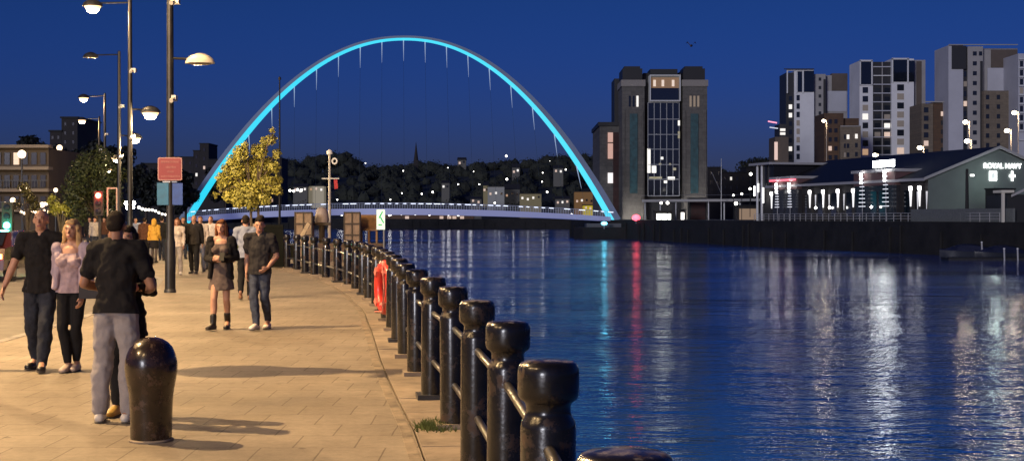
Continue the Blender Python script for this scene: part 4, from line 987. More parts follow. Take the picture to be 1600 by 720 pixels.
MB().ball(lt, (.75, .3, .45), 12, 8).build('lens', glow('cyan_lamp', (.15, .75, 1), 4), cy, True); MB().tube([lt - Vector((0, -.2, 1.3)), lt + Vector((0, .2, 0))], .12, 6).build('bracket', steel, cy)
lamp(lt + Vector((0, -1.2, .2)), 60, (.1, .7, 1), .5, cy)
rt = at(994, 340, 330); rd = empty('navigation_light', rt, 0, 'bright red light on the far quay right of the arch foot', 'light')
MB().ball(rt, (1.0, .4, .75), 12, 8).build('lens', glow('red_lamp', (1, .05, .09), 3.2), rd, True); MB().tube([rt - Vector((0, -.25, 1.4)), rt + Vector((0, .25, 0))], .1, 6).build('post', steel, rd)
lamp(rt + Vector((0, -1, .4)), 50, (1, .06, .08), .4, rd)

# ------------------------------------------------------------------ far quay land and hills
GQ = [(140, -25), (105, 60), (76, 140), (66, 172), (56.5, 204), (42.9, 254), (30.5, 325), (27.5, 338), (20, 352), (16, 381), (24, 500), (29, 640), (-150, 655), (-400, 700), (-400, 3000), (2500, 3000), (2500, -25)]
struct(MB().prism(GQ, -9, 1.15).build('far_quay_ground', mat('far_quay_paving', (.06, .058, .055), .85, noise=.3, nscale=.5)))
fw = MB()
for i in range(1, 13):
    (ax, ay), (bx, by) = GQ[i], GQ[i + 1]; t = Vector((bx - ax, by - ay)).normalized(); n = Vector((-t.y, t.x)) * .06
    fw.add([(ax + n.x, ay + n.y, -9), (bx + n.x, by + n.y, -9), (bx + n.x, by + n.y, 1.14), (ax + n.x, ay + n.y, 1.14)], [(0, 1, 2, 3)])
    L = math.hypot(bx - ax, by - ay); k = 0
    while k < L:
        p = Vector((ax, ay)) + t * k + n * 5; fw.box(p.x - .15, p.x + .15, p.y - .15, p.y + .15, -8, .6 - (k * 7 % 5) * .3); k += 3 + (k * 13.7) % 11
struct(fw.build('far_quay_wall', quay_m2))
def hill_z(x, y):
    base = max(0, min(1, (y - 690) / 480)); base = base * base * (3 - 2 * base)
    left = 37 + 5 * math.sin(x * .006 + 1) + 4 * math.sin(x * .021)
    if x > 60: left *= max(.72, 1 - (x - 60) / 600)
    return 1.16 + base * left
hm = MB(); nx, ny = 90, 24
X = [-1300 + 2600 * i / nx for i in range(nx + 1)]; Yv = [690 + 1300 * (j / ny) ** 1.3 for j in range(ny + 1)]
hm.add([(x, y, hill_z(x, y)) for y in Yv for x in X], [(j * (nx + 1) + i, j * (nx + 1) + i + 1, (j + 1) * (nx + 1) + i + 1, (j + 1) * (nx + 1) + i) for j in range(ny) for i in range(nx)])
struct(hm.build('hills', mat('dark_hill', (.026, .028, .022), .95, noise=.5, nscale=.02), None, True))
rg = random.Random(31); wood = []
for k in range(760):
    y = 700 + 520 * rg.random() ** .7; x = (rg.uniform(240, 1250) - 800) * y / F * 1.02
    r = rg.uniform(3, 7); wood.append(((x, y, hill_z(x, y) + r * .3), (r, r, r * rg.uniform(.75, 1.15))))
for px in range(430, 960, 7):   # ridge line
    y = 1180 + rg.uniform(-40, 60); x = (px - 800) * y / F; top = 256 + 5 * math.sin(px * .045) + rg.uniform(-5, 6) + max(0, (px - 700) * .02) - (12 if px < 560 else 0)
    r = rg.uniform(5, 9); wood.append(((x, y, zr(top, y) - r), (r * 1.2, r, r)))
wm_ = MB()
for c, r in wood:
    o_ = MB().ball((0, 0, 0), .82, 9, 6)
    ph_ = rg.random() * 6
    wm_.add([(c[0] + v[0] * r[0] * (1 + .22 * math.sin(v[2] * 5 + ph_ + v[0] * 4)), c[1] + v[1] * r[1], c[2] + v[2] * r[2] * (1 + .2 * math.sin(v[0] * 6 + ph_))) for v in o_.v], o_.f)
lc_ = leaf_crown([(c, (r[0] * 1.15, r[1], r[2] * 1.15)) for c, r in wood], 110000, 1.25, rg)
wm_.add(lc_.v, lc_.f)
tag(wm_.build('far_woodland', mat('dark_woodland', (.03, .033, .024), .95, noise=.6, nscale=.05)), 'dark wooded hillside behind the bridge, one mass of tree crowns against the dusk sky', 'woodland', kind='stuff')
# spire
a = at(650, 262, 1150); sp_ = empty('church_spire', (a.x, 1150, a.z - 14), 0, 'thin dark church spire pricking above the wooded skyline', 'church')
MB().box(a.x - 1.8, a.x + 1.8, 1149, 1152.6, a.z - 16, a.z + 6).build('tower', hillb, sp_); MB().lathe([(1.9, 0), (1.5, 3), (.1, 15)], (a.x, 1150.5, a.z + 6.01), 8).build('spire', hillb, sp_)
# houses and lights on the hillside
hw = mat('pale_house_wall', (.11, .105, .10), .85, noise=.2, emit=(.5, .48, .44), es=.03); rf_m = mat('house_roof', (.03, .028, .03), .85)  # light on the house walls put in as weak emission
def house(x0, x1, y0, y1, Y, label, litn=3, flat=False, m=None):
    p, q = at(x0, y1, Y), at(x1, y0, Y); b = empty('house', ((p.x + q.x) / 2, Y, p.z), 0, label, 'house', 'houses on the far hillside')
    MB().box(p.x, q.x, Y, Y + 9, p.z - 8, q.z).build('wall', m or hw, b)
    if flat: MB().box(p.x - .3, q.x + .3, Y - .4, Y + 9.3, q.z + .003, q.z + .4).build('roof', rf_m, b)
    else:
        rr = (q.z - p.z) * .55; MB().add([(p.x - .4, Y - .5, q.z), (q.x + .4, Y - .5, q.z), (q.x + .4, Y + 9.5, q.z), (p.x - .4, Y + 9.5, q.z), (p.x - .2, Y + 4.5, q.z + rr), (q.x + .2, Y + 4.5, q.z + rr)], [(0, 1, 5, 4), (1, 2, 5), (2, 3, 4, 5), (3, 0, 4), (3, 2, 1, 0)]).build('roof', rf_m, b)
    n = max(2, int((x1 - x0) / 7))
    for k in range(n):
        c = at(x0 + (k + .5) * (x1 - x0) / n, (y0 + y1) / 2 + rg.uniform(-2, 2), Y); win(b, c.x, Y, c.z, 3 * Y / F, 3.4 * Y / F, (win_white if rg.random() < .6 else win_warm) if k < litn else nightwin)
    return b
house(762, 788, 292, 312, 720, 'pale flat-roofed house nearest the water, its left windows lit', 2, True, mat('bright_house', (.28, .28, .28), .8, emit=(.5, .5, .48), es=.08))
house(788, 812, 296, 312, 735, 'grey house just right of the bright flat-roofed one', 1)
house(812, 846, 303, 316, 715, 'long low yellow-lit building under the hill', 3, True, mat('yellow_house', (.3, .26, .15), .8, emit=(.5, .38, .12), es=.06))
house(755, 763, 290, 300, 760, 'small cream house left of the bright flat-roofed one', 1, False, mat('yellow_house', (.3, .26, .15)))
house(868, 890, 311, 320, 700, 'small house with a white lit front near the right foot of the arch', 3)
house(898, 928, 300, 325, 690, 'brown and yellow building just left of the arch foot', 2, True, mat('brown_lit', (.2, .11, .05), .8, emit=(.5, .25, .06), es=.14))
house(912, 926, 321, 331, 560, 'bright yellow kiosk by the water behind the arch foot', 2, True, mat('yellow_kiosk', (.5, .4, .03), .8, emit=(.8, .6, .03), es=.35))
house(865, 880, 263, 272, 900, 'upper hillside house with bright windows', 3); house(800, 812, 262, 274, 950, 'hillside house below the bright skyline lamp', 2); house(715, 728, 250, 258, 1050, 'house near the ridge with one lit gable', 1)
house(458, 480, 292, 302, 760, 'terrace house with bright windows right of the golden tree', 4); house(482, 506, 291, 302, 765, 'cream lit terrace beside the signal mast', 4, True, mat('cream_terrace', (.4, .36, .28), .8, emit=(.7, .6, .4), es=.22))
house(735, 752, 311, 318, 690, 'low house just above the middle of the bridge deck', 2); house(690, 702, 286, 294, 800, 'dim house on the slope above the middle of the deck', 1)
hl = glow('far_lamp', (1, .95, .85), 7)
pts = [(791, 244, 1100, 1.3), (792, 280, 800, 1.0), (676, 300, 750, .8), (659, 303, 750, .7), (749, 288, 780, .6), (630, 267, 900, .6), (571, 255, 1000, .6), (848, 270, 900, .6), (859, 252, 1080, .6), (884, 265, 900, .8), (773, 317, 690, .7), (628, 302, 750, .5), (716, 288, 790, .6), (610, 312, 700, .5), (855, 300, 740, .8), (847, 284, 820, .6), (527, 312, 700, .6), (700, 262, 900, .4), (740, 268, 880, .4)]
for x, y, Y, r in pts: small_lamp(x, y, Y, 'tiny white street lamp among the dark trees of the far hillside', r=r * .62, group='street lamps on the far hillside', m=hl)
pts = [(447 + 6 * k, 297 + (k % 3) - k * .2) for k in range(5)]
for x, y in pts: small_lamp(x, y, 680, 'white lamp in the lit row right of the golden tree', r=.6, group='lamps in the lit row right of the golden tree', m=hl, post=False)
ql = glow('quay_lamp', (1, .97, .92), 5)
for i, (x, r) in enumerate(((609, 1.1), (627, .8), (649, .9), (671, .8), (693, .9), (701, 1.2), (716, 1.1), (735, 1.2), (780, .6), (802, .7), (825, .5), (848, .7), (893, .6), (572, .7), (530, .7), (534, .9))):
    small_lamp(x, 335 - (1 if i % 3 else 0), 628, 'white lamp on the distant waterfront under the bridge deck', r=r * .72, group='lamps on the waterfront under the bridge', m=ql)
# low lit buildings under the deck
bq = empty('waterfront_building', at(700, 345, 648), 0, 'low brown waterfront building seen under the deck with lit ground floor', 'building')
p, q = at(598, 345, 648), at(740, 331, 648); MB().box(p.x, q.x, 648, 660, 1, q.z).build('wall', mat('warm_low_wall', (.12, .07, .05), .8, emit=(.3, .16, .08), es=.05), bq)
MB().box(p.x - .5, q.x + .5, 647.4, 660.5, q.z + .003, q.z + .6).build('roof', rf_m, bq)
for x in (636, 690, 702, 710, 722): c = at(x, 341, 648); win(bq, c.x, 648, c.z, 1.8, 2, win_warm)
# ------------------------------------------------------------------ old flour mill gallery (brick towers with a glass front)
Y0 = 384.0
zz = lambda y, Y=Y0: CZ + (340 - y) * Y / F
xx = lambda x, Y=Y0: (x - 800) * Y / F
bt = empty('flour_mill', (xx(1038), Y0, 1.15), 0, 'tall brick mill with two square towers and a glazed front, right of the arch', 'building')
brk = brick_mat('mill_brick', (.185, .17, .15), (.15, .138, .122), (.12, .115, .11), 3.0, 1.0, .05, vert=True, rough=.85, noise=.35)
brk_r = brick_mat('mill_red_brick', (.10, .045, .04), (.08, .04, .035), (.06, .04, .04), 3.0, 1.0, .05, vert=True, rough=.85, noise=.35)
darkm = mat('mill_dark_cladding', (.014, .014, .016), .5)
teal = mat('teal_banner', (.03, .085, .095), .6, noise=.45, nscale=.8)
for x0, x1, x2 in ((972, 1007, 990), (1067, 1105, 1085)):
    tw = MB().box(xx(x0), xx(x1), Y0, Y0 + 14, 1.0, zz(135)).build('tower', brk, bt)
    MB().box(xx(x0) - .25, xx(x1) + .25, Y0 - .25, Y0 + 14.2, zz(135) + .004, zz(125)).build('parapet_band', mat('mill_pale_band', (.30, .27, .24), .8, noise=.2), tw)
    MB().box(xx(x0 + 1), xx(x1 - 3), Y0 + .6, Y0 + 13, zz(125) + .004, zz(107)).build('roof_plant', darkm, tw)
    MB().box(xx(x0 + 4), xx(x1 - 6), Y0 + 1.5, Y0 + 12, zz(107) + .004, zz(103)).build('roof_plant', darkm, tw)
    MB().box(xx(x2 - 6), xx(x2 + 6), Y0 - .3, Y0 - .004, zz(302), zz(178)).build('banner', teal, tw)
    for k in (-6, 0, 6): MB().box(xx(x2 + k - 1.6), xx(x2 + k + 1.6), Y0 - .14, Y0 - .004, zz(167), zz(150)).build('window', win_white if (x0 == 972 and k == 6) else (mat('dim_slot', (.3, .24, .18), .6, emit=(.6, .45, .3), es=.22) if x0 > 1000 else nightwin), tw)
    for sx in (x0 + 3, x1 - 3): MB().box(xx(sx - 1.2), xx(sx + 1.2), Y0 - .35, Y0 - .004, 1.0, zz(172)).build('pilaster', brk, tw)
# connecting dark mass and glass
MB().box(xx(1007) + .05, xx(1067) - .05, Y0 + 4, Y0 + 14, 1.0, zz(112)).build('rear_wall', darkm, bt)
gl = MB().box(xx(1013), xx(1062), Y0 + 1.2, Y0 + 1.3, zz(306), zz(160)).build('glass_front', mat('gallery_glass', (.015, .018, .026), .06, spec=.8), bt)
mul = MB()
for k in range(6):
    x_ = xx(1013 + 49 * k / 5); mul.box(x_ - .10, x_ + .10, Y0 + .95, Y0 + 1.19, zz(306), zz(160))
for y_ in (160, 186, 210, 233, 257, 280, 306): mul.box(xx(1013), xx(1062), Y0 + .85, Y0 + .948, zz(y_) - .10, zz(y_) + .10)
mul.build('mullions', mat('mullion_pale', (.34, .35, .37), .5), gl)
rg = random.Random(77)
for x0, x1, y0, y1, m_ in ((1012, 1017, 232, 270, 'w'), (1019, 1026, 259, 270, 'w'), (1033, 1037, 245, 249, 'w'), (1038, 1043, 282, 286, 'w'), (1044, 1055, 276, 281, 'w'), (1060, 1063, 188, 196, 'w'), (1060, 1063, 205, 216, 'd'), (1030, 1034, 255, 258, 'd'), (1046, 1049, 255, 258, 'd'), (1052, 1057, 262, 266, 'd'), (1022, 1026, 276, 280, 'd'), (1015, 1035, 276, 279, 'd')):
    MB().box(xx(x0), xx(x1), Y0 + .9, Y0 + 1.15, zz(y1), zz(y0)).build('lit_room', glow('gallery_light', (1, .95, .8), .9) if m_ == 'w' else mat('gallery_dim', (.3, .28, .2), .6, emit=(.7, .62, .4), es=.3), gl)
bx = MB(); 
for x0, x1, y0, y1 in ((1015, 1016.5, 119, 157), (1061.5, 1063, 119, 157), (1015, 1063, 117.5, 119), (1015, 1063, 157, 158.5)): bx.box(xx(x0), xx(x1), Y0 - .8, Y0 + 4, zz(y1), zz(y0))
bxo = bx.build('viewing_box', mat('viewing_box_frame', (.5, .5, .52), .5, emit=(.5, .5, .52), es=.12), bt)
MB().box(xx(1017), xx(1061), Y0 + .2, Y0 + .3, zz(156.5), zz(138)).build('glass', mat('gallery_glass', (.015, .018, .026)), bxo)
MB().box(xx(1017), xx(1061), Y0 + .5, Y0 + .6, zz(137.5), zz(121)).build('lit_restaurant', mat('restaurant_glow', (.3, .2, .12), .6, emit=(.8, .42, .2), es=.13), bxo)
for x in (1023, 1036, 1052): MB().box(xx(x - 2), xx(x + 2), Y0 + .3, Y0 + .45, zz(135), zz(125)).build('lamp', glow('restaurant_lamp', (1, .72, .45), .55), bxo)
MB().box(xx(1017), xx(1060), Y0 + 2, Y0 + 10, zz(116), zz(107)).build('roof_plant', darkm, bt)
# lower rear wing on the left side
MB().box(xx(937, 396), xx(973, 396), 396, 430, 1.0, zz(197, 396)).build('rear_wing', brk, bt)
MB().box(xx(958, 395.9), xx(973, 395.9), 395.85, 395.99, 1.0, zz(207, 396)).build('brick_panel', brk_r, bt)
MB().box(xx(937, 396) - .4, xx(973, 396), 395.4, 430, zz(197, 396) + .004, zz(191, 396)).build('parapet_band', darkm, bt)
MB().box(xx(960, 400), xx(976, 400), 400, 412, 25, zz(123, 400)).build('stair_tower', darkm, bt)
for y0, y1, m_ in ((207, 222, 'o'), (224, 248, 'o'), (270, 286, 'w')): MB().box(xx(950, 395), xx(958, 395), 395.6, 395.84, zz(y1, 395), zz(y0, 395)).build('window', glow('mill_orange', (1, .42, .16), .42) if m_ == 'o' else glow('mill_white', (1, .9, .85), .9), bt)
lamp((xx(990), Y0 - 5, 1.5), 1500, (1, .95, .88), .3, bt); lamp((xx(1086), Y0 - 5, 1.5), 1500, (1, .95, .88), .3, bt)
# raised walkway and kiosks between the mill and the boathouse
wk = empty('raised_walkway', (xx(1100, 345), 345, 1.15), 0, 'long thin pale raised walkway on slim columns in front of the mill', 'walkway')
wp = [(xx(1003, 352), 352), (xx(1050, 348), 346), (xx(1100, 345), 342), (xx(1150, 340), 338), (xx(1192, 330), 330)]
d1 = MB(); seg_strip(d1, wp, [(x + .6, y + 5) for x, y in wp], 6, 5.6, 6.2, 0, 0); d1.build('deck', mat('walkway_edge', (.4, .39, .37), .6), wk)
for x, y in wp[:-1] + [((wp[0][0] + wp[1][0]) / 2, 349), ((wp[2][0] + wp[3][0]) / 2, 340)]: MB().tube([(x + 1, y + 2, 1.1), (x + 1, y + 2, 5.6)], .22, 8).build('column', steel, wk)
rt_ = MB()
for i in range(len(wp) - 1): rt_.tube([(*wp[i], 7.2), (*wp[i + 1], 7.2)], .05, 5)
rt_.build('handrail', steel, wk)
def kiosk(x0, x1, y0, y1, Y, label, m, name='kiosk', deep=4):
    p, q = at(x0, y1, Y), at(x1, y0, Y); k = empty(name, ((p.x + q.x) / 2, Y, 1.15), 0, label, 'kiosk')
    MB().box(p.x - .4, q.x + .4, Y, Y + deep, 1.1, q.z + .6).build('wall', hillb, k)
    MB().box(p.x - .7, q.x + .7, Y - .8, Y + deep, q.z + .605, q.z + .8).build('roof', darkm, k)
    MB().box(p.x, q.x, Y - .12, Y - .004, max(1.25, p.z), q.z).build('lit_counter', m, k)
    return k
kiosk(1026, 1048, 334, 344, 338, 'kiosk with a bright white lit counter in front of the mill', glow('kiosk_white', (.95, 1, .88), 6))
kiosk(1064, 1069, 332, 344, 338, 'narrow doorway with a white light right of the bright kiosk', glow('kiosk_dim', (1, .95, .85), 3))
kiosk(1080, 1102, 314, 344, 352, 'dark red brick kiosk under the raised walkway', brk_r)
kiosk(1155, 1184, 326, 344, 312, 'timber shelter with warm light left of the boathouse', mat('warm_shelter', (.25, .16, .1), .7, emit=(.6, .42, .28), es=.3))
for i, (x, y, r, lab) in enumerate(((1033, 317, .5, 'left of two white lamps above the bright kiosk'), (1043, 317, .6, 'right of two white lamps above the bright kiosk'), (1150, 318, .7, 'white lamp under the right end of the raised walkway'), (1173, 272, .55, 'white lamp high beside the left end of the boathouse'), (1159, 303, .4, 'warm lamp just above the raised walkway'), (1172, 295, .45, 'white lamp below the high lamp beside the boathouse'), (1146, 305, .35, 'small flat lamp at the right end of the raised walkway'))):
    small_lamp(x, y, 330 if i < 3 else 300, lab, r=r * .6, m=hl)
a = at(1127, 248, 335); fp = empty('flagpole', (a.x, 335, 1.15), 0, 'slender bare pole with a stay standing on the far quay right of the mill', 'pole')
MB().tube([(a.x, 335, 1.1), (a.x, 335, a.z)], [.14, .06], 8).build('pole', steel, fp); MB().tube([(a.x, 335, 7.5), (xx(1112, 335), 335, 12.5)], .06, 5).build('stay', steel, fp)
# ------------------------------------------------------------------ residential towers
clad_w = mat('tower_white_render', (.82, .81, .82), .7, noise=.08, nscale=.15); clad_g = mat('tower_grey_render', (.38, .36, .35), .75, noise=.12, nscale=.15)
clad_b = mat('tower_brown_clad', (.13, .10, .08), .75, noise=.2, nscale=.2); clad_d = mat('tower_dark_clad', (.03, .03, .034), .5); clad_l = mat('tower_lilac_render', (.52, .52, .57), .7, noise=.08, nscale=.15)
brick_b = brick_mat('flats_brick', (.15, .085, .05), (.12, .07, .045), (.09, .07, .05), 2.2, .8, .04, vert=True, rough=.85)
brick_t = brick_mat('flats_tan_brick', (.24, .19, .14), (.20, .16, .12), (.15, .13, .1), 2.2, .8, .04, vert=True, rough=.85)
curtain = mat('drawn_curtain', (.25, .22, .2), .8, emit=(.6, .48, .38), es=.10)
class Tower:
    def __init__(s, x, Y, label, group=None): s.Y = Y; s.o = empty('apartment_tower' if group else 'apartment_building', (xx(x, Y), Y, 1.15), 0, label, 'building', group); s.n = 0
    def slab(s, name, x0, x1, y0, y1, m, d=0, deep=16, parent=None):
        Y = s.Y + d; s.n += 1
        return MB().box(xx(x0, Y), xx(x1, Y), Y, Y + deep + s.n * .02, zz(y1, Y), zz(y0, Y) + s.n * .004).build(name, m, parent or s.o)
    def bottom(s, x0, x1, y0, m, d=0, deep=16, name='wall'):
        Y = s.Y + d; s.n += 1
        return MB().box(xx(x0, Y), xx(x1, Y), Y, Y + deep + s.n * .02, 1.1, zz(y0, Y) + s.n * .004).build(name, m, s.o)
    def wins(s, x, y0, dy, n, w, h, lit={}, d=0, name='window'):
        Y = s.Y + d
        for k in range(n):
            m_ = {'w': win_white, 'o': win_warm, 'c': curtain}.get(lit.get(k), nightwin)
            c = at(x, y0 + dy * k, Y); fr_ = MB().box(c.x - w * Y / F / 2, c.x + w * Y / F / 2, Y - .12, Y - .004, c.z - h * Y / F / 2, c.z + h * Y / F / 2).build(name, m_, s.o)
    def bars(s, name, rects, m, d=0):
        Y = s.Y + d; mb = MB()
        for x0, x1, y0, y1 in rects: mb.box(xx(x0, Y), xx(x1, Y), Y - .3, Y - .006, zz(y1, Y), zz(y0, Y))
        return mb.build(name, m, s.o)
G = 'tall residential towers above the boathouse'
T = Tower(1275, 500, 'leftmost residential tower with a white curved corner and a grey rear wing', G)
T.bottom(1241, 1272, 111, clad_w, 0, 14); T.bottom(1228, 1240.9, 114, clad_d, .6, 12, 'glazed_bay'); T.bottom(1272.1, 1290, 116, clad_g, 2, 14); T.bottom(1290.1, 1324, 118, clad_g, 5, 14)
[T.bars('glass_corner', [q_], dark_glass) for q_ in ((1246, 1253, 112, 144), (1256, 1271.5, 111, 144))]; T.bars('white_frame', [(1243.5, 1245.9, 111, 146), (1253.2, 1255.8, 111, 146), (1229, 1271, 109, 111), (1229, 1231, 111, 146)], white_paint, -.1)
T.slab('brown_top', 1300, 1324.3, 115, 142, clad_b, 4.6, 3); T.slab('lilac_panel', 1292, 1323, 142.5, 174, clad_l, 4.7, 3)
T.bars('dark_slit', [(1286.5, 1290, 124, 250)], clad_d, 2)
T.wins(1247, 153, 13.1, 8, 5, 8.5, {3: 'c', 4: 'c', 5: 'c'}); T.wins(1235, 154, 13.1, 8, 5, 7, {1: 'w', 2: 'w', 6: 'w'}, .6); T.wins(1281, 124, 13.2, 10, 4, 5, {5: 'w'}, 2); T.bars('roof_edge', [(1225, 1272, 107.5, 108.9)], clad_d, -1)
T = Tower(1308, 440, 'stepped brown brick flats between the leftmost and the middle residential tower')
T.bottom(1288, 1318, 177, brick_b, 0, 14); T.bottom(1318.1, 1342, 185, brick_b, 2, 14); T.bottom(1313, 1345, 198, brick_t, -2, 1.9)
T.wins(1297, 190, 14, 5, 5, 7, {3: 'o'}); T.wins(1306, 190, 14, 5, 5, 7, {}); T.wins(1325, 214, 14, 3, 4, 7, {0: 'w'}, -2); T.wins(1338, 213, 14, 3, 4, 7, {0: 'w'}, -2); T.wins(1320, 214, 14, 3, 3, 7, {2: 'c'}, -2)
T.bars('parapet_coping', [(1313, 1345, 196.5, 198.2)], clad_g, -2.1)
T = Tower(1395, 470, 'middle residential tower with white window strips either side of dark balconies', G)
T.bottom(1343, 1364, 95, clad_w, 0, 14); T.bottom(1364.1, 1392.9, 97, clad_d, 1.2, 13, 'balcony_bay'); T.bottom(1393, 1428, 92, clad_w, 0, 14); T.bottom(1428.1, 1446, 94, clad_g, 3, 14); T.bottom(1432, 1440, 96, clad_b, 2.8, .15)
[T.bars('glass_corner', [q_], dark_glass) for q_ in ((1345, 1361, 97, 132), (1395.5, 1417, 94, 128), (1420, 1428, 95, 128))]; T.bars('white_frame', [(1343, 1344.9, 95, 133), (1361.1, 1363, 95, 133), (1343, 1363, 94, 96.5), (1343, 1363, 132.4, 134)], white_paint, -.12); T.bars('white_frame', [(1393, 1395.3, 92, 130), (1417.2, 1419.5, 92, 130), (1393, 1420, 91, 93.5)], white_paint, -.12)
for k in range(11): T.bars('balcony', [(1364.3, 1392.7, 104 + 13.7 * k, 105.6 + 13.7 * k)], white_paint if k == 1 else clad_l, .6)
T.bars('bay_mullion', [(1377.5, 1379, 97, 248)], clad_g, 1.0)
T.wins(1352, 141, 13.8, 9, 8.5, 9, {2: 'c', 3: 'w', 5: 'c', 7: 'o'}); T.wins(1407, 137, 14.1, 9, 10.5, 9.5, {1: 'c', 3: 'c', 4: 'c', 6: 'c', 7: 'o'})
T.wins(1371, 142, 13.8, 8, 9, 9, {5: 'c'}, 1.2, 'balcony_window'); T.wins(1386, 142, 13.8, 8, 9, 9, {4: 'w', 5: 'o', 3: 'c'}, 1.2, 'balcony_window')
T = Tower(1460, 430, 'brown brick flats with a tan end bay between the middle and right residential towers')
T.bottom(1440, 1457.9, 162, brick_t, 0, 13); T.bottom(1458, 1482, 160, brick_b, .5, 13)
T.wins(1447, 172, 13, 6, 7, 8, {4: 'o'}); T.wins(1472, 178, 14, 5, 4, 7, {0: 'o'}, .5); T.bars('parapet_coping', [(1440, 1482, 158.5, 160.4)], clad_g, -.3)
T = Tower(1535, 425, 'rightmost full residential tower with a dark glazed top corner and a pale blue-grey rear wing', G)
T.bottom(1482, 1505, 71, clad_l, 0, 14); T.bottom(1505.1, 1511.9, 74, clad_d, 1, 12, 'glazed_bay'); T.bottom(1512, 1536, 73, clad_g, .3, 14); T.bottom(1536.1, 1590, 76, clad_g, 3, 14); T.bottom(1537, 1604, 142, brick_t, -2, 1.8)
T.slab('dark_top', 1487.5, 1510, 72, 108, clad_d, -.4, .35); T.slab('brown_top', 1549, 1590, 78, 106, clad_b, 2.6, .3); T.slab('lilac_panel', 1543, 1581, 106.5, 142, clad_l, 2.5, .3); T.slab('dark_slit', 1532, 1535.5, 96, 240, clad_d, 0, .2)
T.wins(1523, 84, 15.4, 10, 6, 6.5, {}, .3); T.wins(1532, 84, 15.4, 1, 5, 6.5, {}, .3); T.wins(1508, 116, 15.4, 8, 5, 8, {1: 'c', 3: 'o'}, 1); T.bars('parapet_coping', [(1482, 1590, 69.6, 71)], clad_g, -.5)
T.wins(1543, 152, 15, 6, 5, 7, {}, -2); T.wins(1560, 152, 15, 6, 5, 7, {}, -2)
T = Tower(1600, 415, 'pale tower with stacked white balconies cut off by the right edge of the photo', G)
T.bottom(1591, 1640, 84, clad_l, 0, 14)
for k in range(10): T.bars('balcony', [(1592, 1638, 92 + 14 * k, 93.5 + 14 * k)], white_paint, -.6)
T.wins(1596, 100, 14, 8, 5, 9, {3: 'c'}); T.wins(1606, 100, 14, 8, 5, 9, {})
# rooftop bar building with a pink neon band
nb = empty('apartment_building', (xx(1219, 420), 420, 1.15), 0, 'small building with slanted pink neon on its roof left of the leftmost tower', 'building')
MB().box(xx(1211, 420), xx(1232, 420), 420, 430, 1.1, zz(214, 420)).build('wall', clad_b, nb); MB().box(xx(1218, 420), xx(1228, 420), 420, 428, zz(214, 420) + .01, zz(194, 420)).build('roof_plant', clad_d, nb)
MB().obox(at(1207, 191, 419.5), 14 * .19, .3, .35, 0, 0, R(10)).build('neon_band', glow('pink_neon', (1, .22, .35), 1.4), nb); MB().obox(at(1209, 200, 419.5), 13 * .19, .3, .3, 0, 0, R(8)).build('neon_band', glow('pale_neon', (.6, .65, .8), .7), nb)
for y0 in (201, 207): MB().box(xx(1219, 419.9), xx(1227, 419.9), 419.8, 419.99, zz(y0 + 4, 420), zz(y0, 420)).build('window', win_white, nb)
MB().box(xx(1210, 419.8), xx(1215, 419.8), 419.6, 419.99, zz(250, 420), zz(222, 420)).build('lit_column', glow('warm_column', (1, .6, .4), .55), nb)
# dark mound of trees left of it
tm_ = [((xx(1165 + 9 * k, 600), 600, zz(253 - 5 * math.sin(k * .6), 600) - 3), (4.5, 4, 4)) for k in range(6)]
tree('clump_tree', (xx(1188, 600), 600, 1.15), 'dark rounded clump of trees behind the left end of the boathouse', [([(0, 0, 0), (0, 0, 14), (0, 0, 20)], [.6, .5, .3])], [((c[0] - xx(1188, 600), 0, c[2] - 1.15), r) for c, r in tm_], 2600, 1.2, mat('dark_woodland', (.014, .017, .011)), 41)
dark_block([(1106, 1128, 262), (1128, 1166, 270), (1166, 1190, 262)], 520, 'low dark buildings behind the raised walkway right of the mill', (.08,))
# street lamps on the road behind the boathouse
for x, y, Y, lab in ((1508.5, 191, 300, 'lamp in front of the rightmost full tower, upper of two'), (1511, 220.5, 280, 'lamp in front of the rightmost full tower, lower of two'), (1573.5, 204.5, 285, 'lamp over the boathouse gable peak, lower left of the last pair'), (1585, 176.5, 300, 'highest lamp at the right edge above the boathouse'), (1437, 231, 300, 'lamp just above the boathouse roof between two towers'), (1367, 242.5, 330, 'white lamp at the foot of the middle tower'), (1287, 189, 420, 'white lamp against the leftmost tower')):
    t = empty('street_lamp', (at(x, y, Y).x, Y, 1.15), 0, lab, 'street lamp', 'street lamps behind the boathouse')
    a = at(x, y, Y); MB().tube([(a.x + .9, Y + .2, 1.1), (a.x + .9, Y + .2, a.z + .3), (a.x, Y + .1, a.z + .35)], .11, 7).build('post', mat('lit_pale_post', (.5, .42, .34), .5), t)
    MB().ball(a, (.55, .4, .42), 12, 8).build('lamp_head', glow('road_lamp', (1, .85, .62), 16), t, True)
    lamp(a + Vector((0, -1, -.8)), 800, (1, .75, .5), .4, t)
# ------------------------------------------------------------------ riverside boathouse (long slate roof, gable end facing right)
A = Vector((46, 258, 1.15)); ax = Vector((.265, -.964, 0)).normalized(); RZ = math.atan2(ax.y, ax.x)
LM = Matrix.Translation(A) @ Matrix.Rotation(RZ, 4, 'Z')
bh = empty('boathouse', A, RZ, 'long dark riverside boathouse with slate roof, lit wall lamps and pale green gable', 'building')
def L(mb, name, m, parent=bh, smooth=False): return mb.build(name, m, parent, smooth, LM)
wall_m = brick_mat('boathouse_wall', (.06, .055, .052), (.05, .046, .044), (.035, .033, .03), 1.2, .4, .03, vert=True)
slate = brick_mat('slate_roof', (.015, .015, .017), (.011, .011, .013), (.007, .007, .008), .9, .45, .03, rough=.6)
fas = mat('pale_fascia', (.40, .39, .39), .6); gab = mat('pale_green_render', (.14, .165, .155), .75, noise=.1, nscale=.4)
LEN, WID, EZ, RZ_ = 55.0, 23.4, 6.1, 10.75
L(MB().box(0, LEN - .02, 0, .4, 0, EZ), 'wall', wall_m)
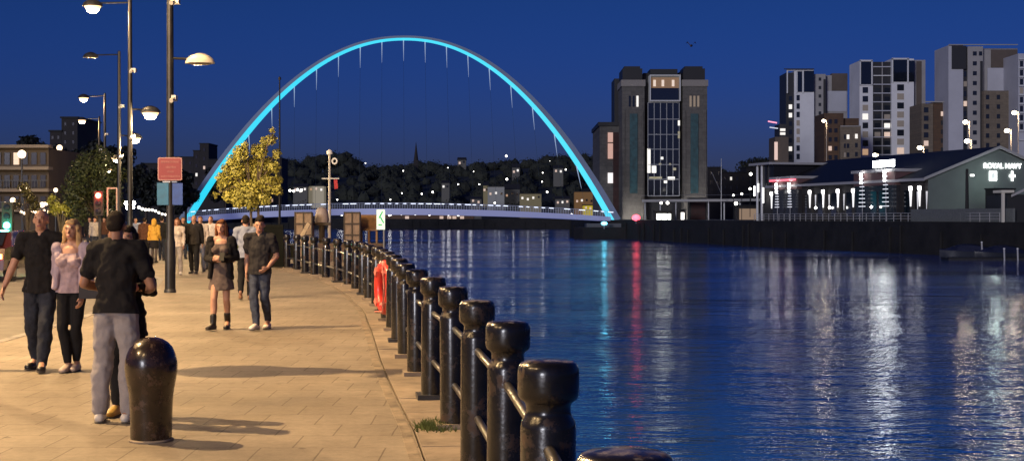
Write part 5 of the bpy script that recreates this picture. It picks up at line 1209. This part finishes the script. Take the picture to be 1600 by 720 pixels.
rf = L(MB().add([(3, -.9, EZ - .1), (LEN + .5, -.9, EZ - .1), (LEN + .5, WID / 2, RZ_), (3, WID / 2, RZ_), (LEN + .5, WID + .9, EZ - .1), (3, WID + .9, EZ - .1),
        (3, -.9, EZ + .15), (LEN + .5, -.9, EZ + .15), (LEN + .5, WID / 2, RZ_ + .3), (3, WID / 2, RZ_ + .3), (LEN + .5, WID + .9, EZ + .15), (3, WID + .9, EZ + .15)],
        [(6, 7, 8, 9), (9, 8, 10, 11), (3, 2, 1, 0), (5, 4, 2, 3)]), 'roof', slate)
L(MB().box(3, LEN + .5, -1.0, -.89, EZ - .2, EZ + .2), 'eave_fascia', fas, rf)
for s0, s1 in (((-.9), WID / 2), (WID + .9, WID / 2)):
    za, zb = EZ - .12, RZ_ - .02
    L(MB().add([(LEN + .52, s0, za), (LEN + .52, s1, zb), (LEN + .52, s1, zb + .42), (LEN + .52, s0, za + .42), (LEN + .3, s0, za), (LEN + .3, s1, zb), (LEN + .3, s1, zb + .42), (LEN + .3, s0, za + .42)], [(0, 1, 2, 3), (7, 6, 5, 4), (3, 2, 6, 7), (1, 0, 4, 5)]), 'verge_fascia', fas, rf)
L(MB().add([(LEN, 0, 0), (LEN, WID, 0), (LEN, WID, EZ), (LEN, WID / 2, RZ_ - .1), (LEN, 0, EZ)], [(0, 1, 2, 3, 4)]), 'gable_wall', gab)
# raised left end with flat prow roof
L(MB().box(-1.5, 4.2, .1, 12, 0, 10.1), 'end_pavilion', mat('pavilion_glass', (.02, .02, .024), .15))
L(MB().box(-3.2, 5.4, -1.4, 13, 10.104, 10.5), 'pavilion_roof', fas)
for t_ in (-1.3, .6): L(MB().tube([(t_, -.5, 0), (t_, -.5, 10.1)], .22, 10), 'column', white_paint)
for i, (t_, z0, z1) in enumerate(((-1.9, 4.5, 6.4), (-.3, 5.2, 6.8), (1.8, 3.2, 6.0))):
    L(MB().box(t_ - .2, t_ + .2, -.9, -.75, z0, z1), 'wall_light', glow('pavilion_lamp', (1, .97, .95), 2.5))
def tofx(x): k = (x - 800) / F; return (258 * k - 46) / (.265 + .964 * k)
redl = glow('red_strip', (1, .05, .08), 1.6)
for n_, (x0, x1, zt) in enumerate(((1213, 1253, 7.3), (1342, 1407, 7.5))):
    t0, t1 = tofx(x0), tofx(x1)
    dm = L(MB().box(t0, t1, -.9, 6, EZ - .6, zt), 'portal_dormer', mat('portal_wall', (.10, .09, .09) if n_ else (.13, .07, .07), .7))
    L(MB().box(t0, t1, -.7, -.02, 0, EZ - .62), 'portal_front', mat('portal_glass', (.03, .03, .035), .2), dm)
    L(MB().box(t0 - .3, t1 + .3, -1.25, 6.2, zt + .004, zt + .45), 'portal_roof', fas, dm)
    if n_ == 0: L(MB().box(t0 - .2, t1 + .2, -1.3, -1.253, zt - .35, zt - .02), 'red_strip', redl, dm)
for x, z0, z1 in ((1226, 2.4, 6.3), (1246, 2.4, 6.3), (1360, 2.3, 7.2), (1397, 2.3, 7.4)):
    t_ = tofx(x); ld = L(MB().tube([(t_, -1.4, 0), (t_, -1.4, z1)], .09, 8), 'louvre_mast', steel)
    wv = 1.5 if x < 1300 else 1.9
    for k in range(8):
        z_ = z0 + (z1 - z0 - .6) * k / 7; ww = wv * (1.0 - .07 * k)
        L(MB().box(t_ - ww / 2, t_ + ww / 2, -1.55, -1.42, z_ - .05, z_ + .06), 'louvre', glow('louvre_lit', (.9, .92, 1), .9), ld)
    for k in range(3): L(MB().box(t_ - .28, t_ + .28, -1.75, -1.56, z1 - .15 - .62 * k, z1 + .28 - .62 * k), 'mast_lamp', glow('mast_lamp_%d' % k, (1, .97, .94), (16, 7, 3)[k]), ld)
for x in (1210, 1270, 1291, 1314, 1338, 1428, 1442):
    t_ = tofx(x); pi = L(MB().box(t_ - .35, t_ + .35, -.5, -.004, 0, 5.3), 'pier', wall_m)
    wlp = L(MB().box(t_ - .30, t_ + .30, -.72, -.505, 4.6, 5.15), 'wall_light', glow('cone_lamp', (1, .97, .95), 9), pi)
    L(MB().add([(t_ - .34, -.60, 4.59), (t_ + .34, -.60, 4.59), (t_ + .12, -.60, 2.2), (t_ - .12, -.60, 2.2), (t_ - .34, -.504, 4.59), (t_ + .34, -.504, 4.59), (t_ + .12, -.504, 2.2), (t_ - .12, -.504, 2.2)], [(3, 2, 1, 0), (0, 1, 5, 4), (1, 2, 6, 5), (2, 3, 7, 6), (3, 0, 4, 7)]), 'light_cone', glow('cone_light_wash', (1, .97, .95), .95), wlp)  # the lamp's downward light cone, drawn as a tapered glowing strip
    L(MB().add([(t_ + .95, -.12, 4.4), (t_ + 1.5, -.12, 4.4), (t_ + 1.25, -.12, 1.8), (t_ + 1.1, -.12, 1.8)], [(3, 2, 1, 0)]), 'wall_light', glow('cone_light_dim', (1, .97, .95), .4), pi)  # fainter second cone of light, drawn as a glowing quad
for x in (1257, 1282, 1303, 1327, 1350, 1372, 1386, 1413, 1421, 1435):
    t_ = tofx(x); yb = -.8 if 1342 < x < 1407 else -.05
    L(MB().box(t_ - .9, t_ + .9, yb, yb + .04, .8, 4.6), 'window', dark_glass)
for x in (1376, 1288, 1310): t_ = tofx(x); L(MB().ball((t_, -1.6, 2.2), .2, 10, 6), 'globe_lamp', lamp_white)
# glowing sign over the second portal: two soft unreadable panels
t_ = tofx(1393)
for a_, b_ in ((-3.0, -.15), (.05, 3.1)): L(MB().box(t_ + a_, t_ + b_, -1.5, -1.3, 8.25, 9.25), 'illuminated_sign', glow('roof_sign', (.96, 1, 1), 22))
for a_ in (-2.6, 2.6): L(MB().box(t_ + a_ - .06, t_ + a_ + .06, -1.35, -1.25, 7.5, 8.25), 'sign_strut', steel)
# lettering, crest panel and cross emblem on the gable
gs = glow('gable_letters', (.97, 1, .99), 5)
TM = LM @ Matrix(((0, 0, 1, LEN + .12), (1, 0, 0, 12.35), (0, 1, 0, 8.15), (0, 0, 0, 1)))
text_mesh('lettering', 'ROYAL NAVY', 1.05, gs, bh, TM, .05)
fr = MB(); c_, z_ = 10.75, 6.7
for y0, y1, z0, z1 in ((-.62, -.47, -.68, .68), (.47, .62, -.68, .68), (-.47, .47, -.68, -.53), (-.47, .47, .53, .68)): fr.box(LEN + .06, LEN + .15, c_ + y0, c_ + y1, z_ + z0, z_ + z1)
cp = L(fr, 'crest_panel', gs); L(MB().box(LEN + .05, LEN + .09, c_ - .46, c_ + .46, z_ - .52, z_ + .52), 'panel_face', glow('crest_face', (.85, .95, .9), .7), cp)
L(MB().box(LEN + .1, LEN + .14, c_ - .25, c_ + .25, z_ - .25, z_ + .3).box(LEN + .1, LEN + .13, c_ - .12, c_ + .12, z_ - .4, z_ + .42), 'emblem', mat('grey_emblem', (.3, .33, .33), .5, emit=(.6, .65, .65), es=1), cp)
c_ = 14.0
L(MB().box(LEN + .06, LEN + .14, c_ - .14, c_ + .14, z_ - .72, z_ + .72).box(LEN + .06, LEN + .135, c_ - .48, c_ + .48, z_ - .16, z_ + .2), 'cross_emblem', gs)
# floodlights grazing the gable, added light for river streak, dark plant box, tall pole
def LW(x, y, z): return LM @ Vector((x, y, z))
lamp(LW(LEN + 2.6, 8.2, .6), 420, (.62, 1, .74), .3, None, 130, LW(LEN, 7.0, 4.0)); lamp(LW(LEN + 3.6, 9.0, 6.2), 230, (.80, 1, .90), .3); lamp(LW(LEN + 5, 4.5, 1.0), 60, (.8, 1, .9), .3, None, 120, LW(LEN, 4.5, 3.5))  # middle point light added for gable glow and river streak
pbx = empty('plant_cabinet', LW(LEN + 3.6, 9.6, 0), RZ, 'tall dark equipment container standing in front of the green gable', 'container')
pbx_ = MB().box(LEN + 2.4, LEN + 4.8, 7.9, 11.2, 0, 4.6).build('body', mat('container_dark', (.018, .018, .02), .6), pbx, False, LM)
MB().box(LEN + 2.3, LEN + 4.9, 7.8, 11.3, 4.604, 4.8).build('lid', black_m, pbx, False, LM)
for yy in (8.6, 9.5, 10.4): MB().box(LEN + 4.8, LEN + 4.9, yy - .06, yy + .06, .3, 4.4).build('rib', black_m, pbx, False, LM)
pp = at(1511, 345, 196); po = empty('floodlight_mast', (pp.x, 196, 1.15), 0, 'dark mast with one small floodlight standing in front of the green gable', 'mast')
MB().tube([(pp.x, 196, 1.1), (pp.x, 196, zz(264, 196))], [.28, .2], 8).build('mast', black_m, po); MB().box(pp.x - .7, pp.x + .7, 195.6, 196.4, 1.1, 2.4).build('base_cabinet', black_m, po)
f_ = at(1519, 274, 196); MB().obox(f_, .45, .3, .22, .2).build('floodlight', glow('floodlight_lens', (1, 1, .95), 8), po); MB().tube([(pp.x, 196, f_.z), f_], .05, 6).build('bracket', black_m, po)
gy = at(1576, 320, 182); gh = empty('gatehouse', (gy.x, 182, 1.15), 0, "dark gatehouse with pale corner post and canopy at the photo's right edge", 'gatehouse')
MB().box(xx(1574, 182), xx(1640, 182), 182, 190, 1.1, zz(304, 182)).build('wall', mat('container_dark', (.018, .018, .02)), gh)
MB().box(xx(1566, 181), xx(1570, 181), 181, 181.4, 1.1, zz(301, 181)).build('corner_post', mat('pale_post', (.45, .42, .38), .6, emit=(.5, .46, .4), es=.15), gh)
MB().box(xx(1564, 181), xx(1584, 181), 180.8, 184, zz(301, 181), zz(297, 181)).build('canopy', mat('pale_post', (.45, .42, .38)), gh)
MB().add([(xx(1580, 181.5), 181.5, zz(304, 181.5)), (xx(1640, 181.5), 181.5, zz(276, 181.5)), (xx(1640, 181.5), 181.5, zz(281, 181.5)), (xx(1580, 181.5), 181.5, zz(308, 181.5))], [(3, 2, 1, 0)]).build('roof_edge', fas, gh)
# railing on the far quay edge
fr_ = empty('quay_railing', (50, 228, 1.15), 0, 'pale metal railing along the top of the far quay in front of the boathouse', 'railing')
fp_ = [Vector((43.3, 254, 0)).lerp(Vector((57, 204, 0)), k / 26) for k in range(27)] + [Vector((57, 204, 0)).lerp(Vector((63, 183, 0)), k / 10) for k in range(1, 11)]
for p in fp_: MB().tube([(p.x + .4, p.y, 1.1), (p.x + .4, p.y, 2.35)], .05, 6).build('post', mat('pale_rail_paint', (.45, .44, .44), .5), fr_)
for z in (1.55, 1.95, 2.35): MB().tube([(p.x + .4, p.y, z) for p in fp_], .035, 5).build('rail', mat('pale_rail_paint', (.45, .44, .44)), fr_)
gwl = MB().add([(57.5, 203, 1.12), (64.2, 180.5, 1.12), (64.2, 180.5, 2.9), (57.5, 203, 2.9), (57.8, 203, 1.12), (64.5, 180.5, 1.12), (64.5, 180.5, 2.9), (57.8, 203, 2.9)], [(3, 2, 1, 0), (4, 5, 6, 7), (3, 7, 6, 2), (0, 3, 7, 4), (1, 5, 6, 2)]).build('garden_wall', mat('pale_low_wall', (.14, .15, .145), .85, noise=.2))
tag(gwl, 'low pale wall on the far quay in front of the green gable', 'wall')
# moored boats and posts at the lower right
navy = mat('navy_cover', (.010, .014, .045), .6, noise=.3, nscale=1, bump=.4, bscale=3)
def boat(x, Y, rz, ln, label):
    a = at(x, 400, Y); b = empty('moored_boat', (a.x, Y, WZ), rz, label, 'boat', 'moored boats under the far quay')
    M = Matrix.Translation((a.x, Y, WZ)) @ Matrix.Rotation(rz, 4, 'Z')
    mb = MB(); rings_ = []
    for k in range(11):
        u = k / 10; wv = .95 * (1 - max(0, (u - .55) / .45) ** 2) + .02; x_ = (u - .5) * ln; sh = .75 + .25 * u * u
        rings_.append([(x_, -wv, sh), (x_, -wv * .8, .1), (x_, 0, -.3), (x_, wv * .8, .1), (x_, wv, sh)])
    vs = [v for r_ in rings_ for v in r_]; fs = [(i * 5 + j, (i + 1) * 5 + j, (i + 1) * 5 + j + 1, i * 5 + j + 1) for i in range(10) for j in range(4)] + [(0, 1, 2, 3, 4)]
    mb.add(vs, fs); mb.build('hull', mat('boat_hull', (.03, .035, .05), .4), b, True, M)
    cv = MB(); vs = []
    for k in range(11):
        u = k / 10; wv = .98 * (1 - max(0, (u - .55) / .45) ** 2) + .03; x_ = (u - .5) * ln; sh = .76 + .25 * u * u; hh = 1.0 * math.sin(math.pi * min(1, u * 1.1 + .05)) ** .6 if u < .9 else .15
        vs += [(x_, -wv, sh), (x_, -wv * .6, sh + hh * .8), (x_, 0, sh + hh), (x_, wv * .6, sh + hh * .8), (x_, wv, sh)]
    cv.add(vs, fs); cv.build('cover', navy, b, True, M)
    return b
boat(1508, 184, R(172), 6.5, 'boat under a navy cover, left of the moored pair'); boat(1562, 176, R(185), 6.5, 'boat under a navy cover, right of the moored pair')
pt = empty('pontoon', (xx(1560, 172), 172, WZ), 0, 'low dark floating pontoon at the waterline in front of the moored boats', 'pontoon')
MB().box(xx(1478, 172), xx(1660, 172), 171, 174, WZ - .3, WZ + .35).build('deck', black_m, pt); MB().box(xx(1478, 172), xx(1660, 172), 170.9, 170.99, WZ, WZ + .25).build('fender', iron_dull, pt)
for x, y0, y1, Y, lab in ((1570, 389, 408, 170.5, 'pale mooring post at the pontoon, left of the right-hand pair'), (1591, 389, 408, 170.5, 'pale mooring post at the pontoon, rightmost'), (1535, 379, 392, 178, 'short pale mooring post leaning beside the left covered boat')):
    a, b = at(x, y1, Y), at(x - 1, y0, Y); mp_ = empty('mooring_post', a, 0, lab, 'post')
    MB().tube([a - Vector((0, 0, 1)), b], .11, 8).build('post', mat('pale_mooring', (.4, .4, .42), .5), mp_); MB().lathe([(.14, 0), (.14, .1), (.02, .16)], b, 8).build('cap', white_paint, mp_)
# gull
g = at(1080, 72, 72); gu = empty('gull', g, 0, 'dark gull in flight above the mill', 'bird')
MB().tube([g + Vector((-.05, -.22, -.02)), g + Vector((0, -.1, 0)), g + Vector((0, .08, .01)), g + Vector((.03, .24, .0))], [.02, .065, .06, .015], 8).build('body', hillb, gu, True)
for sgn in (-1, 1): MB().add([g + Vector((sgn * .04, -.08, .02)), g + Vector((sgn * .2, -.02, .22)), g + Vector((sgn * .27, .12, .12)), g + Vector((sgn * .18, .1, .17)), g + Vector((sgn * .04, .08, .02))], [(0, 1, 2, 3, 4)]).build('wing', hillb, gu)

# ------------------------------------------------------------------ render settings
scene.view_settings.view_transform = 'Standard'; scene.view_settings.look = 'None'; scene.view_settings.exposure = 0
scene.cycles.use_denoising = True
scene.cycles.max_bounces = 5; scene.cycles.caustics_reflective = False; scene.cycles.caustics_refractive = False
scene.cycles.sample_clamp_indirect = 8
